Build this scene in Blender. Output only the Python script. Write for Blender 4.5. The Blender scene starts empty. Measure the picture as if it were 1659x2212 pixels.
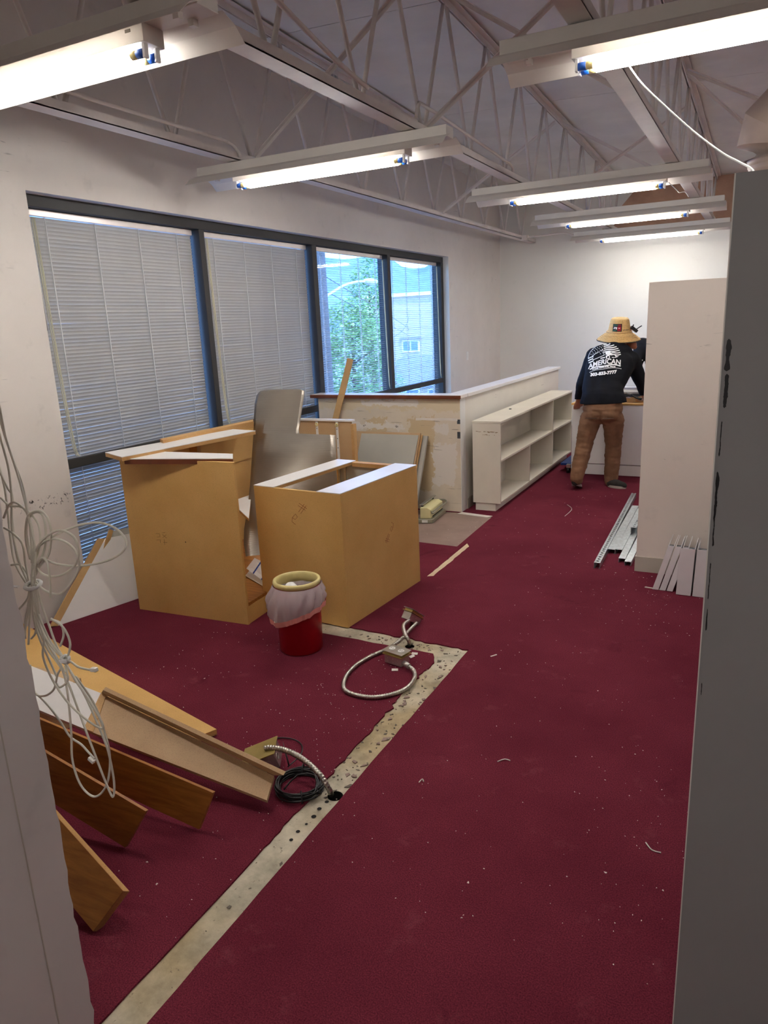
import bpy, bmesh, math, random
from mathutils import Vector, Matrix, noise
from mathutils.bvhtree import BVHTree
random.seed(7)
S = bpy.context.scene
COL = S.collection
PI = math.pi

# ------------------------------------------------------------------ camera
cam_d = bpy.data.cameras.new('camera'); cam = bpy.data.objects.new('camera', cam_d); COL.objects.link(cam)
cam_d.sensor_fit = 'VERTICAL'; cam_d.sensor_height = 36.0; cam_d.sensor_width = 27.0
cam_d.lens = 36.0 * 1555.0 / 2212.0
cam_d.clip_start = 0.02; cam_d.clip_end = 3000
def cam_axes(yaw, pitch, roll):
    cy, sy = math.cos(yaw), math.sin(yaw)
    fw = Vector((-sy*math.cos(pitch), cy*math.cos(pitch), -math.sin(pitch)))
    rt = Vector((cy, sy, 0)); up = rt.cross(fw)
    return (rt*math.cos(roll) + up*math.sin(roll), -rt*math.sin(roll) + up*math.cos(roll), fw)
r_, u_, f_ = cam_axes(.48424, .25506, -.04478)
cam.matrix_world = Matrix(((r_.x, u_.x, -f_.x, 0), (r_.y, u_.y, -f_.y, 0), (r_.z, u_.z, -f_.z, 1.70), (0, 0, 0, 1)))
S.camera = cam

# ------------------------------------------------------------------ sky, sun, exposure
W = bpy.data.worlds.new('sky'); S.world = W; W.use_nodes = True
wn = W.node_tree; wn.nodes.clear()
sky = wn.nodes.new('ShaderNodeTexSky'); sky.sky_type = 'NISHITA'; sky.sun_disc = False
sky.sun_elevation = math.radians(52); sky.sun_rotation = math.radians(75); sky.altitude = 1600
wb = wn.nodes.new('ShaderNodeBackground'); wb.inputs[1].default_value = 1.5
wo = wn.nodes.new('ShaderNodeOutputWorld')
wn.links.new(sky.outputs[0], wb.inputs[0]); wn.links.new(wb.outputs[0], wo.inputs[0])
sun_d = bpy.data.lights.new('sun', 'SUN'); sun_d.energy = 5.0; sun_d.angle = .009; sun_d.color = (1, .95, .88)
sun = bpy.data.objects.new('sun', sun_d); COL.objects.link(sun)
sun.rotation_euler = Vector((.45, -.45, .77)).to_track_quat('Z', 'Y').to_euler()
TUBE = 30.0                                  # radiance of a lit tube
S.view_settings.view_transform = 'Standard'; S.view_settings.look = 'None'
S.view_settings.exposure = 1.15; S.view_settings.gamma = 1.0; S.view_settings.use_curve_mapping = False

# ------------------------------------------------------------------ materials
MATS = {}
def rgb(h):
    h = h.lstrip('#'); c = [int(h[i:i+2], 16)/255 for i in (0, 2, 4)]
    return tuple((v/12.92 if v <= .04045 else ((v+.055)/1.055)**2.4) for v in c)
class NT:
    def __init__(s, name):
        s.m = bpy.data.materials.new(name); s.m.use_nodes = True; s.t = s.m.node_tree; s.t.nodes.clear()
        s.out = s.n('ShaderNodeOutputMaterial')
    def n(s, k, **kw):
        nd = s.t.nodes.new(k)
        for a, b in kw.items(): setattr(nd, a, b)
        return nd
    def l(s, a, b): s.t.links.new(a, b)
    def val(s, node, i, v):
        if hasattr(v, 'is_linked') or isinstance(v, bpy.types.NodeSocket): s.l(v, node.inputs[i])
        else: node.inputs[i].default_value = v
    def coord(s, scale=(1, 1, 1), kind='Object', rot=(0, 0, 0), loc=(0, 0, 0)):
        tc = s.n('ShaderNodeTexCoord'); mp = s.n('ShaderNodeMapping')
        mp.inputs['Scale'].default_value = scale; mp.inputs['Rotation'].default_value = rot; mp.inputs['Location'].default_value = loc
        s.l(tc.outputs[kind], mp.inputs['Vector']); return mp.outputs[0]
    def pos(s):
        g = s.n('ShaderNodeNewGeometry'); return g.outputs['Position']
    def noise(s, vec, scale, detail=4, rough=.55, dist=0):
        t = s.n('ShaderNodeTexNoise'); s.l(vec, t.inputs['Vector'])
        t.inputs['Scale'].default_value = scale; t.inputs['Detail'].default_value = detail
        t.inputs['Roughness'].default_value = rough; t.inputs['Distortion'].default_value = dist
        return t.outputs['Fac']
    def ramp(s, fac, stops, interp='LINEAR'):
        r = s.n('ShaderNodeValToRGB'); r.color_ramp.interpolation = interp
        e = r.color_ramp.elements
        while len(e) < len(stops): e.new(.5)
        for el, (p, c) in zip(e, stops):
            el.position = p; el.color = (c, c, c, 1) if isinstance(c, (int, float)) else (*c[:3], 1)
        s.l(fac, r.inputs[0]); return r.outputs[0]
    def mix(s, fac, a, b, mode='MIX'):
        m = s.n('ShaderNodeMix', data_type='RGBA', blend_type=mode)
        for i, v in ((0, fac), (6, a), (7, b)):
            if isinstance(v, bpy.types.NodeSocket): s.l(v, m.inputs[i])
            else: m.inputs[i].default_value = v if i == 0 else (*v[:3], 1)
        return m.outputs[2]
    def math(s, op, a, b=0.0, c=None):
        m = s.n('ShaderNodeMath', operation=op)
        for i, v in enumerate((a, b) if c is None else (a, b, c)):
            if isinstance(v, bpy.types.NodeSocket): s.l(v, m.inputs[i])
            else: m.inputs[i].default_value = v
        return m.outputs[0]
    def bsdf(s, col, rough=.6, metal=0.0, bump=None, bs=.2, bd=.002, spec=.5, extra=None):
        b = s.n('ShaderNodeBsdfPrincipled')
        if isinstance(col, bpy.types.NodeSocket): s.l(col, b.inputs['Base Color'])
        else: b.inputs['Base Color'].default_value = (*col[:3], 1)
        if isinstance(rough, bpy.types.NodeSocket): s.l(rough, b.inputs['Roughness'])
        else: b.inputs['Roughness'].default_value = rough
        b.inputs['Metallic'].default_value = metal; b.inputs['Specular IOR Level'].default_value = spec
        if bump is not None:
            k = s.n('ShaderNodeBump'); k.inputs['Strength'].default_value = bs; k.inputs['Distance'].default_value = bd
            s.l(bump, k.inputs['Height']); s.l(k.outputs[0], b.inputs['Normal'])
        if extra:
            for a, v in extra.items(): b.inputs[a].default_value = v
        s.l(b.outputs[0], s.out.inputs[0]); return b
def simple(name, col, rough=.6, metal=0.0, var=.10, scale=6, bs=.08, bscale=60, spec=.5, extra=None):
    t = NT(name); v = t.coord(); n = t.noise(v, scale, 5, .6)
    c = t.mix(t.ramp(n, [(.3, 0.0), (.7, 1.0)]), [x*(1-var) for x in col], [min(1, x*(1+var)) for x in col])
    t.bsdf(c, rough, metal, t.noise(v, bscale, 3), bs, .002, spec, extra)
    MATS[name] = t.m; return t.m

# plaster walls: paint with smudges and thin scuffs
def wall_mat(name, col, scuff=.0, smudge=.25, torn=None, seed=0.0):
    t = NT(name); p = t.pos()
    mp = t.n('ShaderNodeMapping'); mp.inputs['Location'].default_value = (seed, seed*1.7, seed*.6); t.l(p, mp.inputs[0]); v = mp.outputs[0]
    n1 = t.noise(v, 1.3, 6, .65); n2 = t.noise(v, 7, 4, .6)
    base = t.mix(t.ramp(n1, [(.35, 0.0), (.7, 1.0)]), [c*(1-smudge*.35) for c in col], col)
    base = t.mix(t.math('MULTIPLY', t.ramp(n2, [(.62, 0.0), (.78, 1.0)]), smudge), base, [c*.55 for c in col])
    if scuff > 0:
        m2 = t.n('ShaderNodeMapping'); m2.inputs['Scale'].default_value = (5, 5, 42); t.l(v, m2.inputs[0])
        sc = t.ramp(t.noise(m2.outputs[0], 1.0, 3, .5, .6), [(.70, 0.0), (.735, 1.0)])
        big = t.ramp(t.noise(v, 1.9, 2), [(.48, 0.0), (.6, 1.0)])
        base = t.mix(t.math('MULTIPLY', t.math('MULTIPLY', sc, big), scuff), base, (.05, .045, .04))
    if torn:                                   # (y1, z0, z1): torn paint band along the wall
        sp = t.n('ShaderNodeSeparateXYZ'); t.l(p, sp.inputs[0])
        zz = t.math('ADD', sp.outputs[2], t.math('MULTIPLY', sp.outputs[1], torn[3]))
        band = t.math('MULTIPLY', t.math('MULTIPLY', t.math('GREATER_THAN', zz, torn[1]), t.math('LESS_THAN', zz, torn[2])), t.math('LESS_THAN', sp.outputs[1], torn[0]))
        nn = t.ramp(t.noise(p, 26, 5, .7, .8), [(.56, 0.0), (.60, 1.0)])
        base = t.mix(t.math('MULTIPLY', band, nn), base, (.045, .035, .03))
    t.bsdf(base, .72, 0, t.noise(v, 120, 3), .07, .002, .3)
    MATS[name] = t.m; return t.m
wall_mat('paint_left', rgb('#e6dfd8'), .35, .28, (3.2, .70, .775, -.0), 0)
wall_mat('paint_back', rgb('#e8e6df'), 0, .12, None, 3)
wall_mat('paint_column', rgb('#e3d7cd'), .9, .18, None, 9)
wall_mat('paint_grey', rgb('#969595'), 0, .12, None, 5)
wall_mat('paint_jamb', rgb('#d3ccc9'), .25, .25, None, 12)
wall_mat('paint_half', rgb('#e4dfd6'), .35, .30, None, 17)
simple('deck', rgb('#e6e5df'), .75, 0, .07, 2, .05, 40, .3)
simple('steel_white', rgb('#e0d8d2'), .5, 0, .08, 5, .06, 90, .4)
simple('fixture_white', rgb('#ddd7cf'), .42, 0, .05, 5, .03, 60, .5)
simple('white_plastic', rgb('#e9e8e4'), .4, 0, .03, 8, .03)
simple('blue_cap', rgb('#1f5fc4'), .35, 0, .05)
simple('frame_black', rgb('#2b2928'), .6, .0, .08, 5, .04)
simple('slat', rgb('#b4b1aa'), .5, 0, .04, 3, .02)
simple('headrail', rgb('#d9cfca'), .35, .3, .05, 3, .02)
simple('cord_cream', rgb('#d9d2b0'), .6)
simple('plywood', rgb('#c09a80'), .7, 0, .2, 3, .1)
simple('duct', rgb('#c9b4a6'), .5, .1, .10, 4, .06)
simple('black_plastic', rgb('#121214'), .38, 0, .1)
simple('dark_hole', rgb('#100e0d'), .9)
simple('laminate_white', rgb('#ece9e6'), .35, 0, .03, 3, .02)
simple('laminate_cream', rgb('#dcd5c6'), .42, 0, .06, 2.5, .03)
simple('laminate_grey', rgb('#b3b0a5'), .5, 0, .05, 3, .03)
simple('paper', rgb('#efeeee'), .7, 0, .03)
simple('red_plastic', rgb('#930612'), .3, 0, .08, 4, .02, 40, .5)
simple('rim_cream', rgb('#d8c888'), .4, 0, .10, 20, .03)
simple('pink_plastic', rgb('#f0a59a'), .4, 0, .08, 12, .05)
simple('galvanised', rgb('#b7bdbf'), .38, .85, .22, 45, .04)
simple('conduit', rgb('#b9b4ab'), .28, .95, .15, 30, .04)
simple('box_steel', rgb('#c5c4bd'), .32, .85, .12, 25, .04)
simple('brass', rgb('#b9a86a'), .35, .8, .1, 20)
simple('cable_white', rgb('#d6d2c2'), .45, 0, .12, 9, .02)
simple('clear_plug', rgb('#e9e4dc'), .12, 0, .02)
simple('trousers', rgb('#7d5c45'), .85, 0, .18, 9, .25, 140, .2)
simple('shirt', rgb('#111218'), .85, 0, .2, 12, .2, 160, .2)
simple('skin', rgb('#a8694c'), .5, 0, .1, 14, .06)
simple('hair', rgb('#15110f'), .6)
simple('shoe_dark', rgb('#2b2824'), .8, 0, .3, 30, .2)
simple('shoe_sole', rgb('#a59c92'), .7)
simple('print_white', rgb('#f2f2f2'), .7, 0, .02)
simple('print_red', rgb('#b01428'), .6)
simple('print_green', rgb('#2f6b54'), .6)
simple('binder_white', rgb('#e8e4e6'), .3, 0, .03, 4, .02)
simple('binder_inside', rgb('#5c636b'), .5)
simple('blue_steel', rgb('#1d3f86'), .5, .1)
simple('punch_cream', rgb('#d7cf9c'), .35)
simple('punch_grey', rgb('#8c8875'), .45)
simple('pencil', rgb('#8a3a16'), .8)
simple('soft_pencil', rgb('#7a5a2a'), .8)
simple('blue_print', rgb('#26489a'), .6)
simple('mat_brown', rgb('#8d766c'), .6, 0, .14, 4, .1)
simple('tan_stick', rgb('#c9a26c'), .6, 0, .12, 8, .08)
simple('debris_white', rgb('#e4dcd2'), .8)
simple('debris_dark', rgb('#6b6156'), .8)
simple('grey_vinyl', rgb('#b5aea2'), .5, 0, .05)
simple('yellow_plastic', rgb('#d8ca85'), .45)
simple('brown_wood_edge', rgb('#6d3a22'), .4, 0, .25, 12, .05)
simple('wire_dark', rgb('#2a2a2c'), .6)
simple('glue_tan', rgb('#d9c3a0'), .8)
simple('seam_brown', rgb('#4a3326'), .9)
simple('trunk', rgb('#4d4038'), .9, 0, .3, 9, .3)
simple('house_wall', rgb('#b8ab9a'), .85, 0, .08, 1.5)
simple('house_roof', rgb('#8f8a88'), .9, 0, .15, 3)
simple('window_trim', rgb('#f0f0ee'), .5)
simple('hill', rgb('#7b8ba0'), .95, 0, .25, .03)  # distance haze is painted into this blue base colour
simple('street', rgb('#a5a096'), .95, 0, .1, .5)
simple('pole_wood', rgb('#5a534e'), .9, 0, .2, 4)
simple('lamp_grey', rgb('#d3d6d8'), .5, .3)

# leaves: two greens by noise
t = NT('leaf'); n = t.noise(t.pos(), 2.5, 3)
b = t.bsdf(t.mix(t.ramp(n, [(.4, 0.0), (.6, 1.0)]), rgb('#5b8a45'), rgb('#a8c47a')), .6); b.inputs['Subsurface Weight'].default_value = 0
MATS['leaf'] = t.m
# carpet
t = NT('carpet'); p = t.pos()
n1 = t.noise(p, 1.6, 5, .6); n2 = t.noise(p, 230, 3, .65); n3 = t.noise(p, 5.5, 5, .7); n4 = t.noise(p, 60, 3, .6)
c = t.mix(t.ramp(n1, [(.3, 0.0), (.72, 1.0)]), rgb('#702837'), rgb('#883747'))
c = t.mix(t.ramp(n2, [(.35, 0.0), (.65, 1.0)]), t.mix(.62, c, (.02, .003, .008)), c)
c = t.mix(t.math('MULTIPLY', t.ramp(n3, [(.60, 0.0), (.78, 1.0)]), .42), c, rgb('#95525c'))
c = t.mix(t.math('MULTIPLY', t.ramp(t.noise(p, 2.7, 4, .6, .5), [(.64, 0.0), (.74, 1.0)]), .5), c, rgb('#3d111d'))
hgt = t.math('ADD', t.math('MULTIPLY', n2, .7), t.math('MULTIPLY', n4, .5))
t.bsdf(c, .95, 0, hgt, .75, .004, .05)
MATS['carpet'] = t.m
# bare concrete
t = NT('concrete'); p = t.pos()
n1 = t.noise(p, 6, 7, .7); n2 = t.noise(p, 55, 5, .7); n3 = t.noise(p, 1.4, 3)
c = t.mix(t.ramp(n1, [(.3, 0.0), (.65, 1.0)]), rgb('#98917f'), rgb('#d2c8b2'))
c = t.mix(t.ramp(n3, [(.45, 0.0), (.6, 1.0)]), c, rgb('#ecdfc6'), 'MULTIPLY')
c = t.mix(t.ramp(n2, [(.62, 0.0), (.70, 1.0)]), c, rgb('#5b5148'))
t.bsdf(c, .85, 0, n2, .4, .003, .25); MATS['concrete'] = t.m
# fibreboard / particle board
def board(name, a, b, speck=.35):
    t = NT(name); v = t.coord(); n1 = t.noise(v, 3, 4); n2 = t.noise(v, 260, 3, .6); n3 = t.noise(v, 1.2, 3)
    c = t.mix(t.ramp(n1, [(.3, 0.0), (.7, 1.0)]), a, b)
    c = t.mix(t.math('MULTIPLY', t.ramp(n2, [(.5, 0.0), (.7, 1.0)]), speck), c, [x*.55 for x in a])
    c = t.mix(t.math('MULTIPLY', t.ramp(n3, [(.58, 0.0), (.7, 1.0)]), .15), c, [x*.6 for x in a])
    t.bsdf(c, .55, 0, n2, .12, .001, .35); MATS[name] = t.m
board('fibreboard', rgb('#d0a45f'), rgb('#deb470'))
board('fibre_edge', rgb('#b98a52'), rgb('#d0a871'), .6)
board('chipboard', rgb('#b8966e'), rgb('#c8a880'), .5)
# stained wood fronts
t = NT('stained_wood'); v = t.coord((2, 22, 22)); n1 = t.noise(v, 2.2, 6, .6, .6)
t.bsdf(t.mix(t.ramp(n1, [(.3, 0.0), (.7, 1.0)]), rgb('#8a5420'), rgb('#b57a35')), .4, 0, n1, .05); MATS['stained_wood'] = t.m
# straw
t = NT('straw'); v = t.coord((1, 1, 1)); wv = t.n('ShaderNodeTexWave', wave_type='BANDS', bands_direction='Z'); t.l(v, wv.inputs[0])
wv.inputs['Scale'].default_value = 28; wv.inputs['Distortion'].default_value = 2.0; wv.inputs['Detail'].default_value = 3
c = t.mix(wv.outputs['Fac'], rgb('#b98e52'), rgb('#ecca8c'))
c = t.mix(t.math('MULTIPLY', t.ramp(t.noise(v, 130, 2), [(.5, 0.0), (.65, 1.0)]), .5), c, rgb('#8d6530'))
t.bsdf(c, .7, 0, wv.outputs['Fac'], .4, .004); MATS['straw'] = t.m
# ribbed grey sheet
t = NT('ribbed_sheet'); v = t.coord(); wv = t.n('ShaderNodeTexWave', wave_type='BANDS', bands_direction='Z'); t.l(v, wv.inputs[0])
wv.inputs['Scale'].default_value = 52; wv.inputs['Distortion'].default_value = .25
t.bsdf(t.mix(t.noise(v, 3, 4), rgb('#938a80'), rgb('#aea59a')), .30, .7, wv.outputs['Fac'], .3, .002); MATS['ribbed_sheet'] = t.m
# bag film
t = NT('bag_film'); v = t.coord()
d = t.n('ShaderNodeBsdfPrincipled'); d.inputs['Base Color'].default_value = (*rgb('#e3d6d8'), 1); d.inputs['Roughness'].default_value = .22
tr = t.n('ShaderNodeBsdfTransparent'); tr.inputs[0].default_value = (.95, .9, .9, 1); mx = t.n('ShaderNodeMixShader'); mx.inputs[0].default_value = .62
k = t.n('ShaderNodeBump'); k.inputs['Strength'].default_value = .4; k.inputs['Distance'].default_value = .006; t.l(t.noise(v, 22, 4, .6, 1.2), k.inputs['Height']); t.l(k.outputs[0], d.inputs['Normal'])
t.l(tr.outputs[0], mx.inputs[1]); t.l(d.outputs[0], mx.inputs[2]); t.l(mx.outputs[0], t.out.inputs[0]); MATS['bag_film'] = t.m
# tinted glazing
t = NT('tinted_glass'); tr = t.n('ShaderNodeBsdfTransparent'); tr.inputs[0].default_value = (.47, .60, .78, 1)
gl = t.n('ShaderNodeBsdfGlossy'); gl.inputs['Roughness'].default_value = .02; mx = t.n('ShaderNodeMixShader'); mx.inputs[0].default_value = .06
t.l(tr.outputs[0], mx.inputs[1]); t.l(gl.outputs[0], mx.inputs[2]); t.l(mx.outputs[0], t.out.inputs[0]); MATS['tinted_glass'] = t.m
# far window glass
simple('dark_glass', rgb('#5f7f94'), .1)
# lit tube
t = NT('tube_lit'); em = t.n('ShaderNodeEmission'); em.inputs[0].default_value = (1, .965, .92, 1); em.inputs[1].default_value = TUBE
t.l(em.outputs[0], t.out.inputs[0]); MATS['tube_lit'] = t.m
# half wall front: tan bare patches where paint came off (boxes x0,x1,z0,z1 with ragged rims)
def patch_wall(name, col, patches, seed):
    t = NT(name); p = t.pos(); sp = t.n('ShaderNodeSeparateXYZ'); t.l(p, sp.inputs[0])
    wob = t.math('MULTIPLY', t.math('SUBTRACT', t.noise(p, 9, 5, .7), .5), .22)
    fin = t.math('MULTIPLY', t.math('SUBTRACT', t.noise(p, 34, 4, .7), .5), .05)
    X = t.math('ADD', sp.outputs[0], t.math('ADD', wob, fin)); Z = t.math('ADD', sp.outputs[2], t.math('ADD', wob, fin))
    n1 = t.noise(p, 3, 5, .6)
    base = t.mix(t.ramp(n1, [(.35, 0.0), (.65, 1.0)]), [c*.88 for c in col], col)
    for (x0, x1, z0, z1, pc, hard) in patches:
        xx, zz = (sp.outputs[0], sp.outputs[2]) if hard else (X, Z)
        m = t.math('MULTIPLY', t.math('MULTIPLY', t.math('GREATER_THAN', xx, x0), t.math('LESS_THAN', xx, x1)),
                   t.math('MULTIPLY', t.math('GREATER_THAN', zz, z0), t.math('LESS_THAN', zz, z1)))
        base = t.mix(m, base, pc)
    lines = t.n('ShaderNodeMapping'); lines.inputs['Scale'].default_value = (4, 4, 50); t.l(p, lines.inputs[0])
    sc = t.math('MULTIPLY', t.ramp(t.noise(lines.outputs[0], 1, 3, .5, .5), [(.66, 0.0), (.70, 1.0)]), .6)
    base = t.mix(sc, base, rgb('#7d6f60'))
    t.bsdf(base, .8, 0, t.noise(p, 90, 3), .1, .002, .25); MATS[name] = t.m
TAN = rgb('#d8c8aa'); TAN2 = rgb('#cfb995'); PALE = rgb('#e2dad0')
patch_wall('half_front', rgb('#e0d3bf'), [
    (-3.9, -2.3, .93, 1.03, TAN, False), (-3.35, -2.75, .96, 1.02, PALE, False), (-3.30, -3.10, .70, .84, TAN2, False),
    (-2.86, -2.62, .18, .86, TAN2, False), (-2.62, -2.40, .25, .62, PALE, False), (-2.60, -2.45, .72, .80, PALE, False),
    (-3.8, -2.9, .74, .80, PALE, False), (-2.375, -2.345, .81, .85, rgb('#44474c'), True), (-2.375, -2.345, .68, .74, rgb('#44474c'), True)], 1)

# ------------------------------------------------------------------ mesh helpers (world coordinates in, one object out)
def origin(o):
    v = Vector((0, 0, 0))
    while o is not None:
        v += o.location; o = o.parent
    return v
class MB:
    def __init__(s): s.v = []; s.f = []; s.sm = []
    def add(s, vs, fs, smooth=False):
        k = len(s.v); s.v += [tuple(a) for a in vs]
        for f in fs: s.f.append([i+k for i in f]); s.sm.append(smooth)
        return s
    def box(s, x0, x1, y0, y1, z0, z1, M=None):
        vs = [Vector((x, y, z)) for z in (z0, z1) for y in (y0, y1) for x in (x0, x1)]
        if M is not None: vs = [M @ v for v in vs]
        return s.add(vs, [(0, 2, 3, 1), (4, 5, 7, 6), (0, 1, 5, 4), (2, 6, 7, 3), (0, 4, 6, 2), (1, 3, 7, 5)])
    def slab(s, a, b, c, d, t):                # quad a b c d (visible side, counter-clockwise), thickness t behind it
        a, b, c, d = map(Vector, (a, b, c, d)); n = (b-a).cross(d-a).normalized()*t
        vs = [a, b, c, d, a-n, b-n, c-n, d-n]
        return s.add(vs, [(0, 1, 2, 3), (7, 6, 5, 4), (0, 4, 5, 1), (1, 5, 6, 2), (2, 6, 7, 3), (3, 7, 4, 0)])
    def bar(s, p, q, w, h, up=(0, 0, 1)):      # rectangular bar from p to q
        p, q = Vector(p), Vector(q); d = (q-p).normalized(); up = Vector(up)
        if abs(d.dot(up)) > .98: up = Vector((1, 0, 0))
        sx = d.cross(up).normalized()*w/2; sz = sx.normalized().cross(d).normalized()*h/2
        vs = [e+a*sx+c*sz for e in (p, q) for (a, c) in ((-1, -1), (1, -1), (1, 1), (-1, 1))]
        return s.add(vs, [(3, 2, 1, 0), (4, 5, 6, 7), (0, 1, 5, 4), (1, 2, 6, 5), (2, 3, 7, 6), (3, 0, 4, 7)])
    def tube(s, pts, r, n=10, closed=False, cap=True):
        pts = [Vector(p) for p in pts]; m = len(pts); rs = r if isinstance(r, (list, tuple)) else [r]*m
        k = len(s.v); prev = None
        for i, p in enumerate(pts):
            a = pts[(i-1) % m] if (closed or i > 0) else p; b = pts[(i+1) % m] if (closed or i < m-1) else p
            d = (b-a).normalized() if (b-a).length > 1e-9 else Vector((0, 0, 1))
            if prev is None:
                ref = Vector((0, 0, 1)) if abs(d.z) < .9 else Vector((1, 0, 0)); x = d.cross(ref).normalized()
            else:
                x = (prev - d*prev.dot(d)); x = x.normalized() if x.length > 1e-6 else d.orthogonal().normalized()
            prev = x; y = d.cross(x)
            for j in range(n):
                g = 2*PI*j/n; s.v.append(tuple(p+(x*math.cos(g)+y*math.sin(g))*rs[i]))
        for i in range(m if closed else m-1):
            A = k+i*n; B = k+((i+1) % m)*n
            for j in range(n): s.f.append([A+j, A+(j+1) % n, B+(j+1) % n, B+j]); s.sm.append(True)
        if cap and not closed:
            s.f.append([k+j for j in range(n)][::-1]); s.sm.append(False)
            s.f.append([k+(m-1)*n+j for j in range(n)]); s.sm.append(False)
        return s
    def cyl(s, p, q, r, n=20, r2=None): return s.tube([p, q], [r, r if r2 is None else r2], n)
    def lathe(s, c, prof, n=32, M=None, cap=False):   # prof: (radius, z)
        k = len(s.v); c = Vector(c)
        for (r, z) in prof:
            for j in range(n):
                g = 2*PI*j/n; v = Vector((r*math.cos(g), r*math.sin(g), z)); s.v.append(tuple(c+(M @ v if M else v)))
        for i in range(len(prof)-1):
            for j in range(n): s.f.append([k+i*n+j, k+i*n+(j+1) % n, k+(i+1)*n+(j+1) % n, k+(i+1)*n+j]); s.sm.append(True)
        if cap:
            s.f.append([k+j for j in range(n)][::-1]); s.sm.append(False)
            s.f.append([k+(len(prof)-1)*n+j for j in range(n)]); s.sm.append(False)
        return s
    def prism(s, poly, z0, z1):
        n = len(poly); vs = [(x, y, z0) for x, y in poly]+[(x, y, z1) for x, y in poly]
        return s.add(vs, [list(range(n))[::-1], list(range(n, 2*n))]+[(i, (i+1) % n, n+(i+1) % n, n+i) for i in range(n)])
    def mesh(s, name, off=(0, 0, 0)):
        me = bpy.data.meshes.new(name); off = Vector(off)
        me.from_pydata([tuple(Vector(v)-off) for v in s.v], [], s.f)
        me.polygons.foreach_set('use_smooth', s.sm); me.update(); return me
    def build(s, name, mat, parent=None, loc=None, bevel=0.0):
        o0 = origin(parent) if parent is not None else Vector(loc if loc is not None else (0, 0, 0))
        me = s.mesh(name, o0); o = bpy.data.objects.new(name, me); COL.objects.link(o)
        me.materials.append(MATS[mat]); o.parent = parent
        if parent is None: o.location = o0
        if bevel:
            m = o.modifiers.new('bevel', 'BEVEL'); m.width = bevel; m.segments = 2; m.limit_method = 'ANGLE'
        return o
def tag(o, label=None, cat=None, group=None, kind=None):
    if label: o['label'] = label
    if cat: o['category'] = cat
    if group: o['group'] = group
    if kind: o['kind'] = kind
    return o
def thing(name, loc, label=None, cat=None, group=None, kind=None):
    o = bpy.data.objects.new(name, None); o.empty_display_size = .1; COL.objects.link(o); o.location = loc
    return tag(o, label, cat, group, kind)
def inst(name, me, parent, loc, rot=None, scale=None):
    o = bpy.data.objects.new(name, me); COL.objects.link(o); o.parent = parent
    o.location = Vector(loc)-(origin(parent) if parent else Vector((0, 0, 0)))
    if rot is not None:
        if isinstance(rot, Matrix): o.rotation_mode = 'QUATERNION'; o.rotation_quaternion = rot.to_quaternion()
        else: o.rotation_euler = rot
    if scale is not None: o.scale = scale
    return o
def label_part(o, txt): o['label'] = txt; return o
def spline(pts, sub=8, closed=False):
    P = [Vector(p) for p in pts]; n = len(P); out = []
    for i in range(n if closed else n-1):
        if closed: a, b, c, d = P[(i-1) % n], P[i], P[(i+1) % n], P[(i+2) % n]
        else: a, b, c, d = P[max(i-1, 0)], P[i], P[i+1], P[min(i+2, n-1)]
        for k in range(sub):
            u = k/sub
            out.append(.5*((2*b)+(c-a)*u+(2*a-5*b+4*c-d)*u*u+(3*b-a-3*c+d)*u**3))
    if not closed: out.append(P[-1])
    return out
def resample(pts, step):
    out = [pts[0]]; acc = 0
    for a, b in zip(pts, pts[1:]):
        L = (b-a).length; pos = 0
        while acc+(L-pos) >= step:
            pos += step-acc; acc = 0; out.append(a.lerp(b, pos/L))
        acc += L-pos
    return out
def jag(p, q, step, amp):
    p, q = Vector(p), Vector(q); n = max(1, int((q-p).length/step)); d = (q-p).normalized(); nr = Vector((-d.y, d.x)); out = []
    for i in range(n): out.append(p.lerp(q, i/n)+nr*random.uniform(-amp, amp)*(1 if i else .2))
    return out
def text_mesh(txt, size, bold=0.0):
    cu = bpy.data.curves.new('lettering', 'FONT'); cu.body = txt; cu.size = size; cu.align_x = 'CENTER'; cu.offset = bold; cu.resolution_u = 3
    o = bpy.data.objects.new('lettering', cu); COL.objects.link(o); bpy.context.view_layer.update()
    me = bpy.data.meshes.new_from_object(o.evaluated_get(bpy.context.evaluated_depsgraph_get()))
    vs = [v.co.copy() for v in me.vertices]; fs = [list(p.vertices) for p in me.polygons]
    bpy.data.objects.remove(o); bpy.data.curves.remove(cu); bpy.data.meshes.remove(me)
    return vs, fs

# ================================================================== THE ROOM
XW, YB, XR, YF = -3.82, 11.6, 4.0, -2.5
def roof(x, y): return 3.86-.03*y-.04*(x+2)          # underside of the top chords' upper face
def fill(loops, z, name, mat, depth=0.0, parent=None):
    bm = bmesh.new(); edges = []
    for lp in loops:
        vs = [bm.verts.new((p[0], p[1], z)) for p in lp]
        edges += [bm.edges.new((vs[i], vs[(i+1) % len(vs)])) for i in range(len(vs))]
    bmesh.ops.triangle_fill(bm, use_beauty=True, use_dissolve=False, edges=edges)
    for f in bm.faces:
        if f.normal.z < 0: f.normal_flip()
    if depth:
        be = [e for e in bm.edges if e.is_boundary]
        r = bmesh.ops.extrude_edge_only(bm, edges=be)
        for v in r['geom']:
            if isinstance(v, bmesh.types.BMVert): v.co.z -= depth
    me = bpy.data.meshes.new(name); bm.to_mesh(me); bm.free()
    o = bpy.data.objects.new(name, me); COL.objects.link(o); me.materials.append(MATS[mat]); o.parent = parent; return o
def ring(c, r, n=18): return [(c[0]+r*math.cos(2*PI*i/n), c[1]+r*math.sin(2*PI*i/n)) for i in range(n)]
HOLE1 = (-1.299,1.974,0.0); HOLE2 = (-1.588,3.25,0.0)
outer = [(-4.1, YF-.2), (XR+.2, YF-.2), (XR+.2, YB+.2), (-4.1, YB+.2)]
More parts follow.
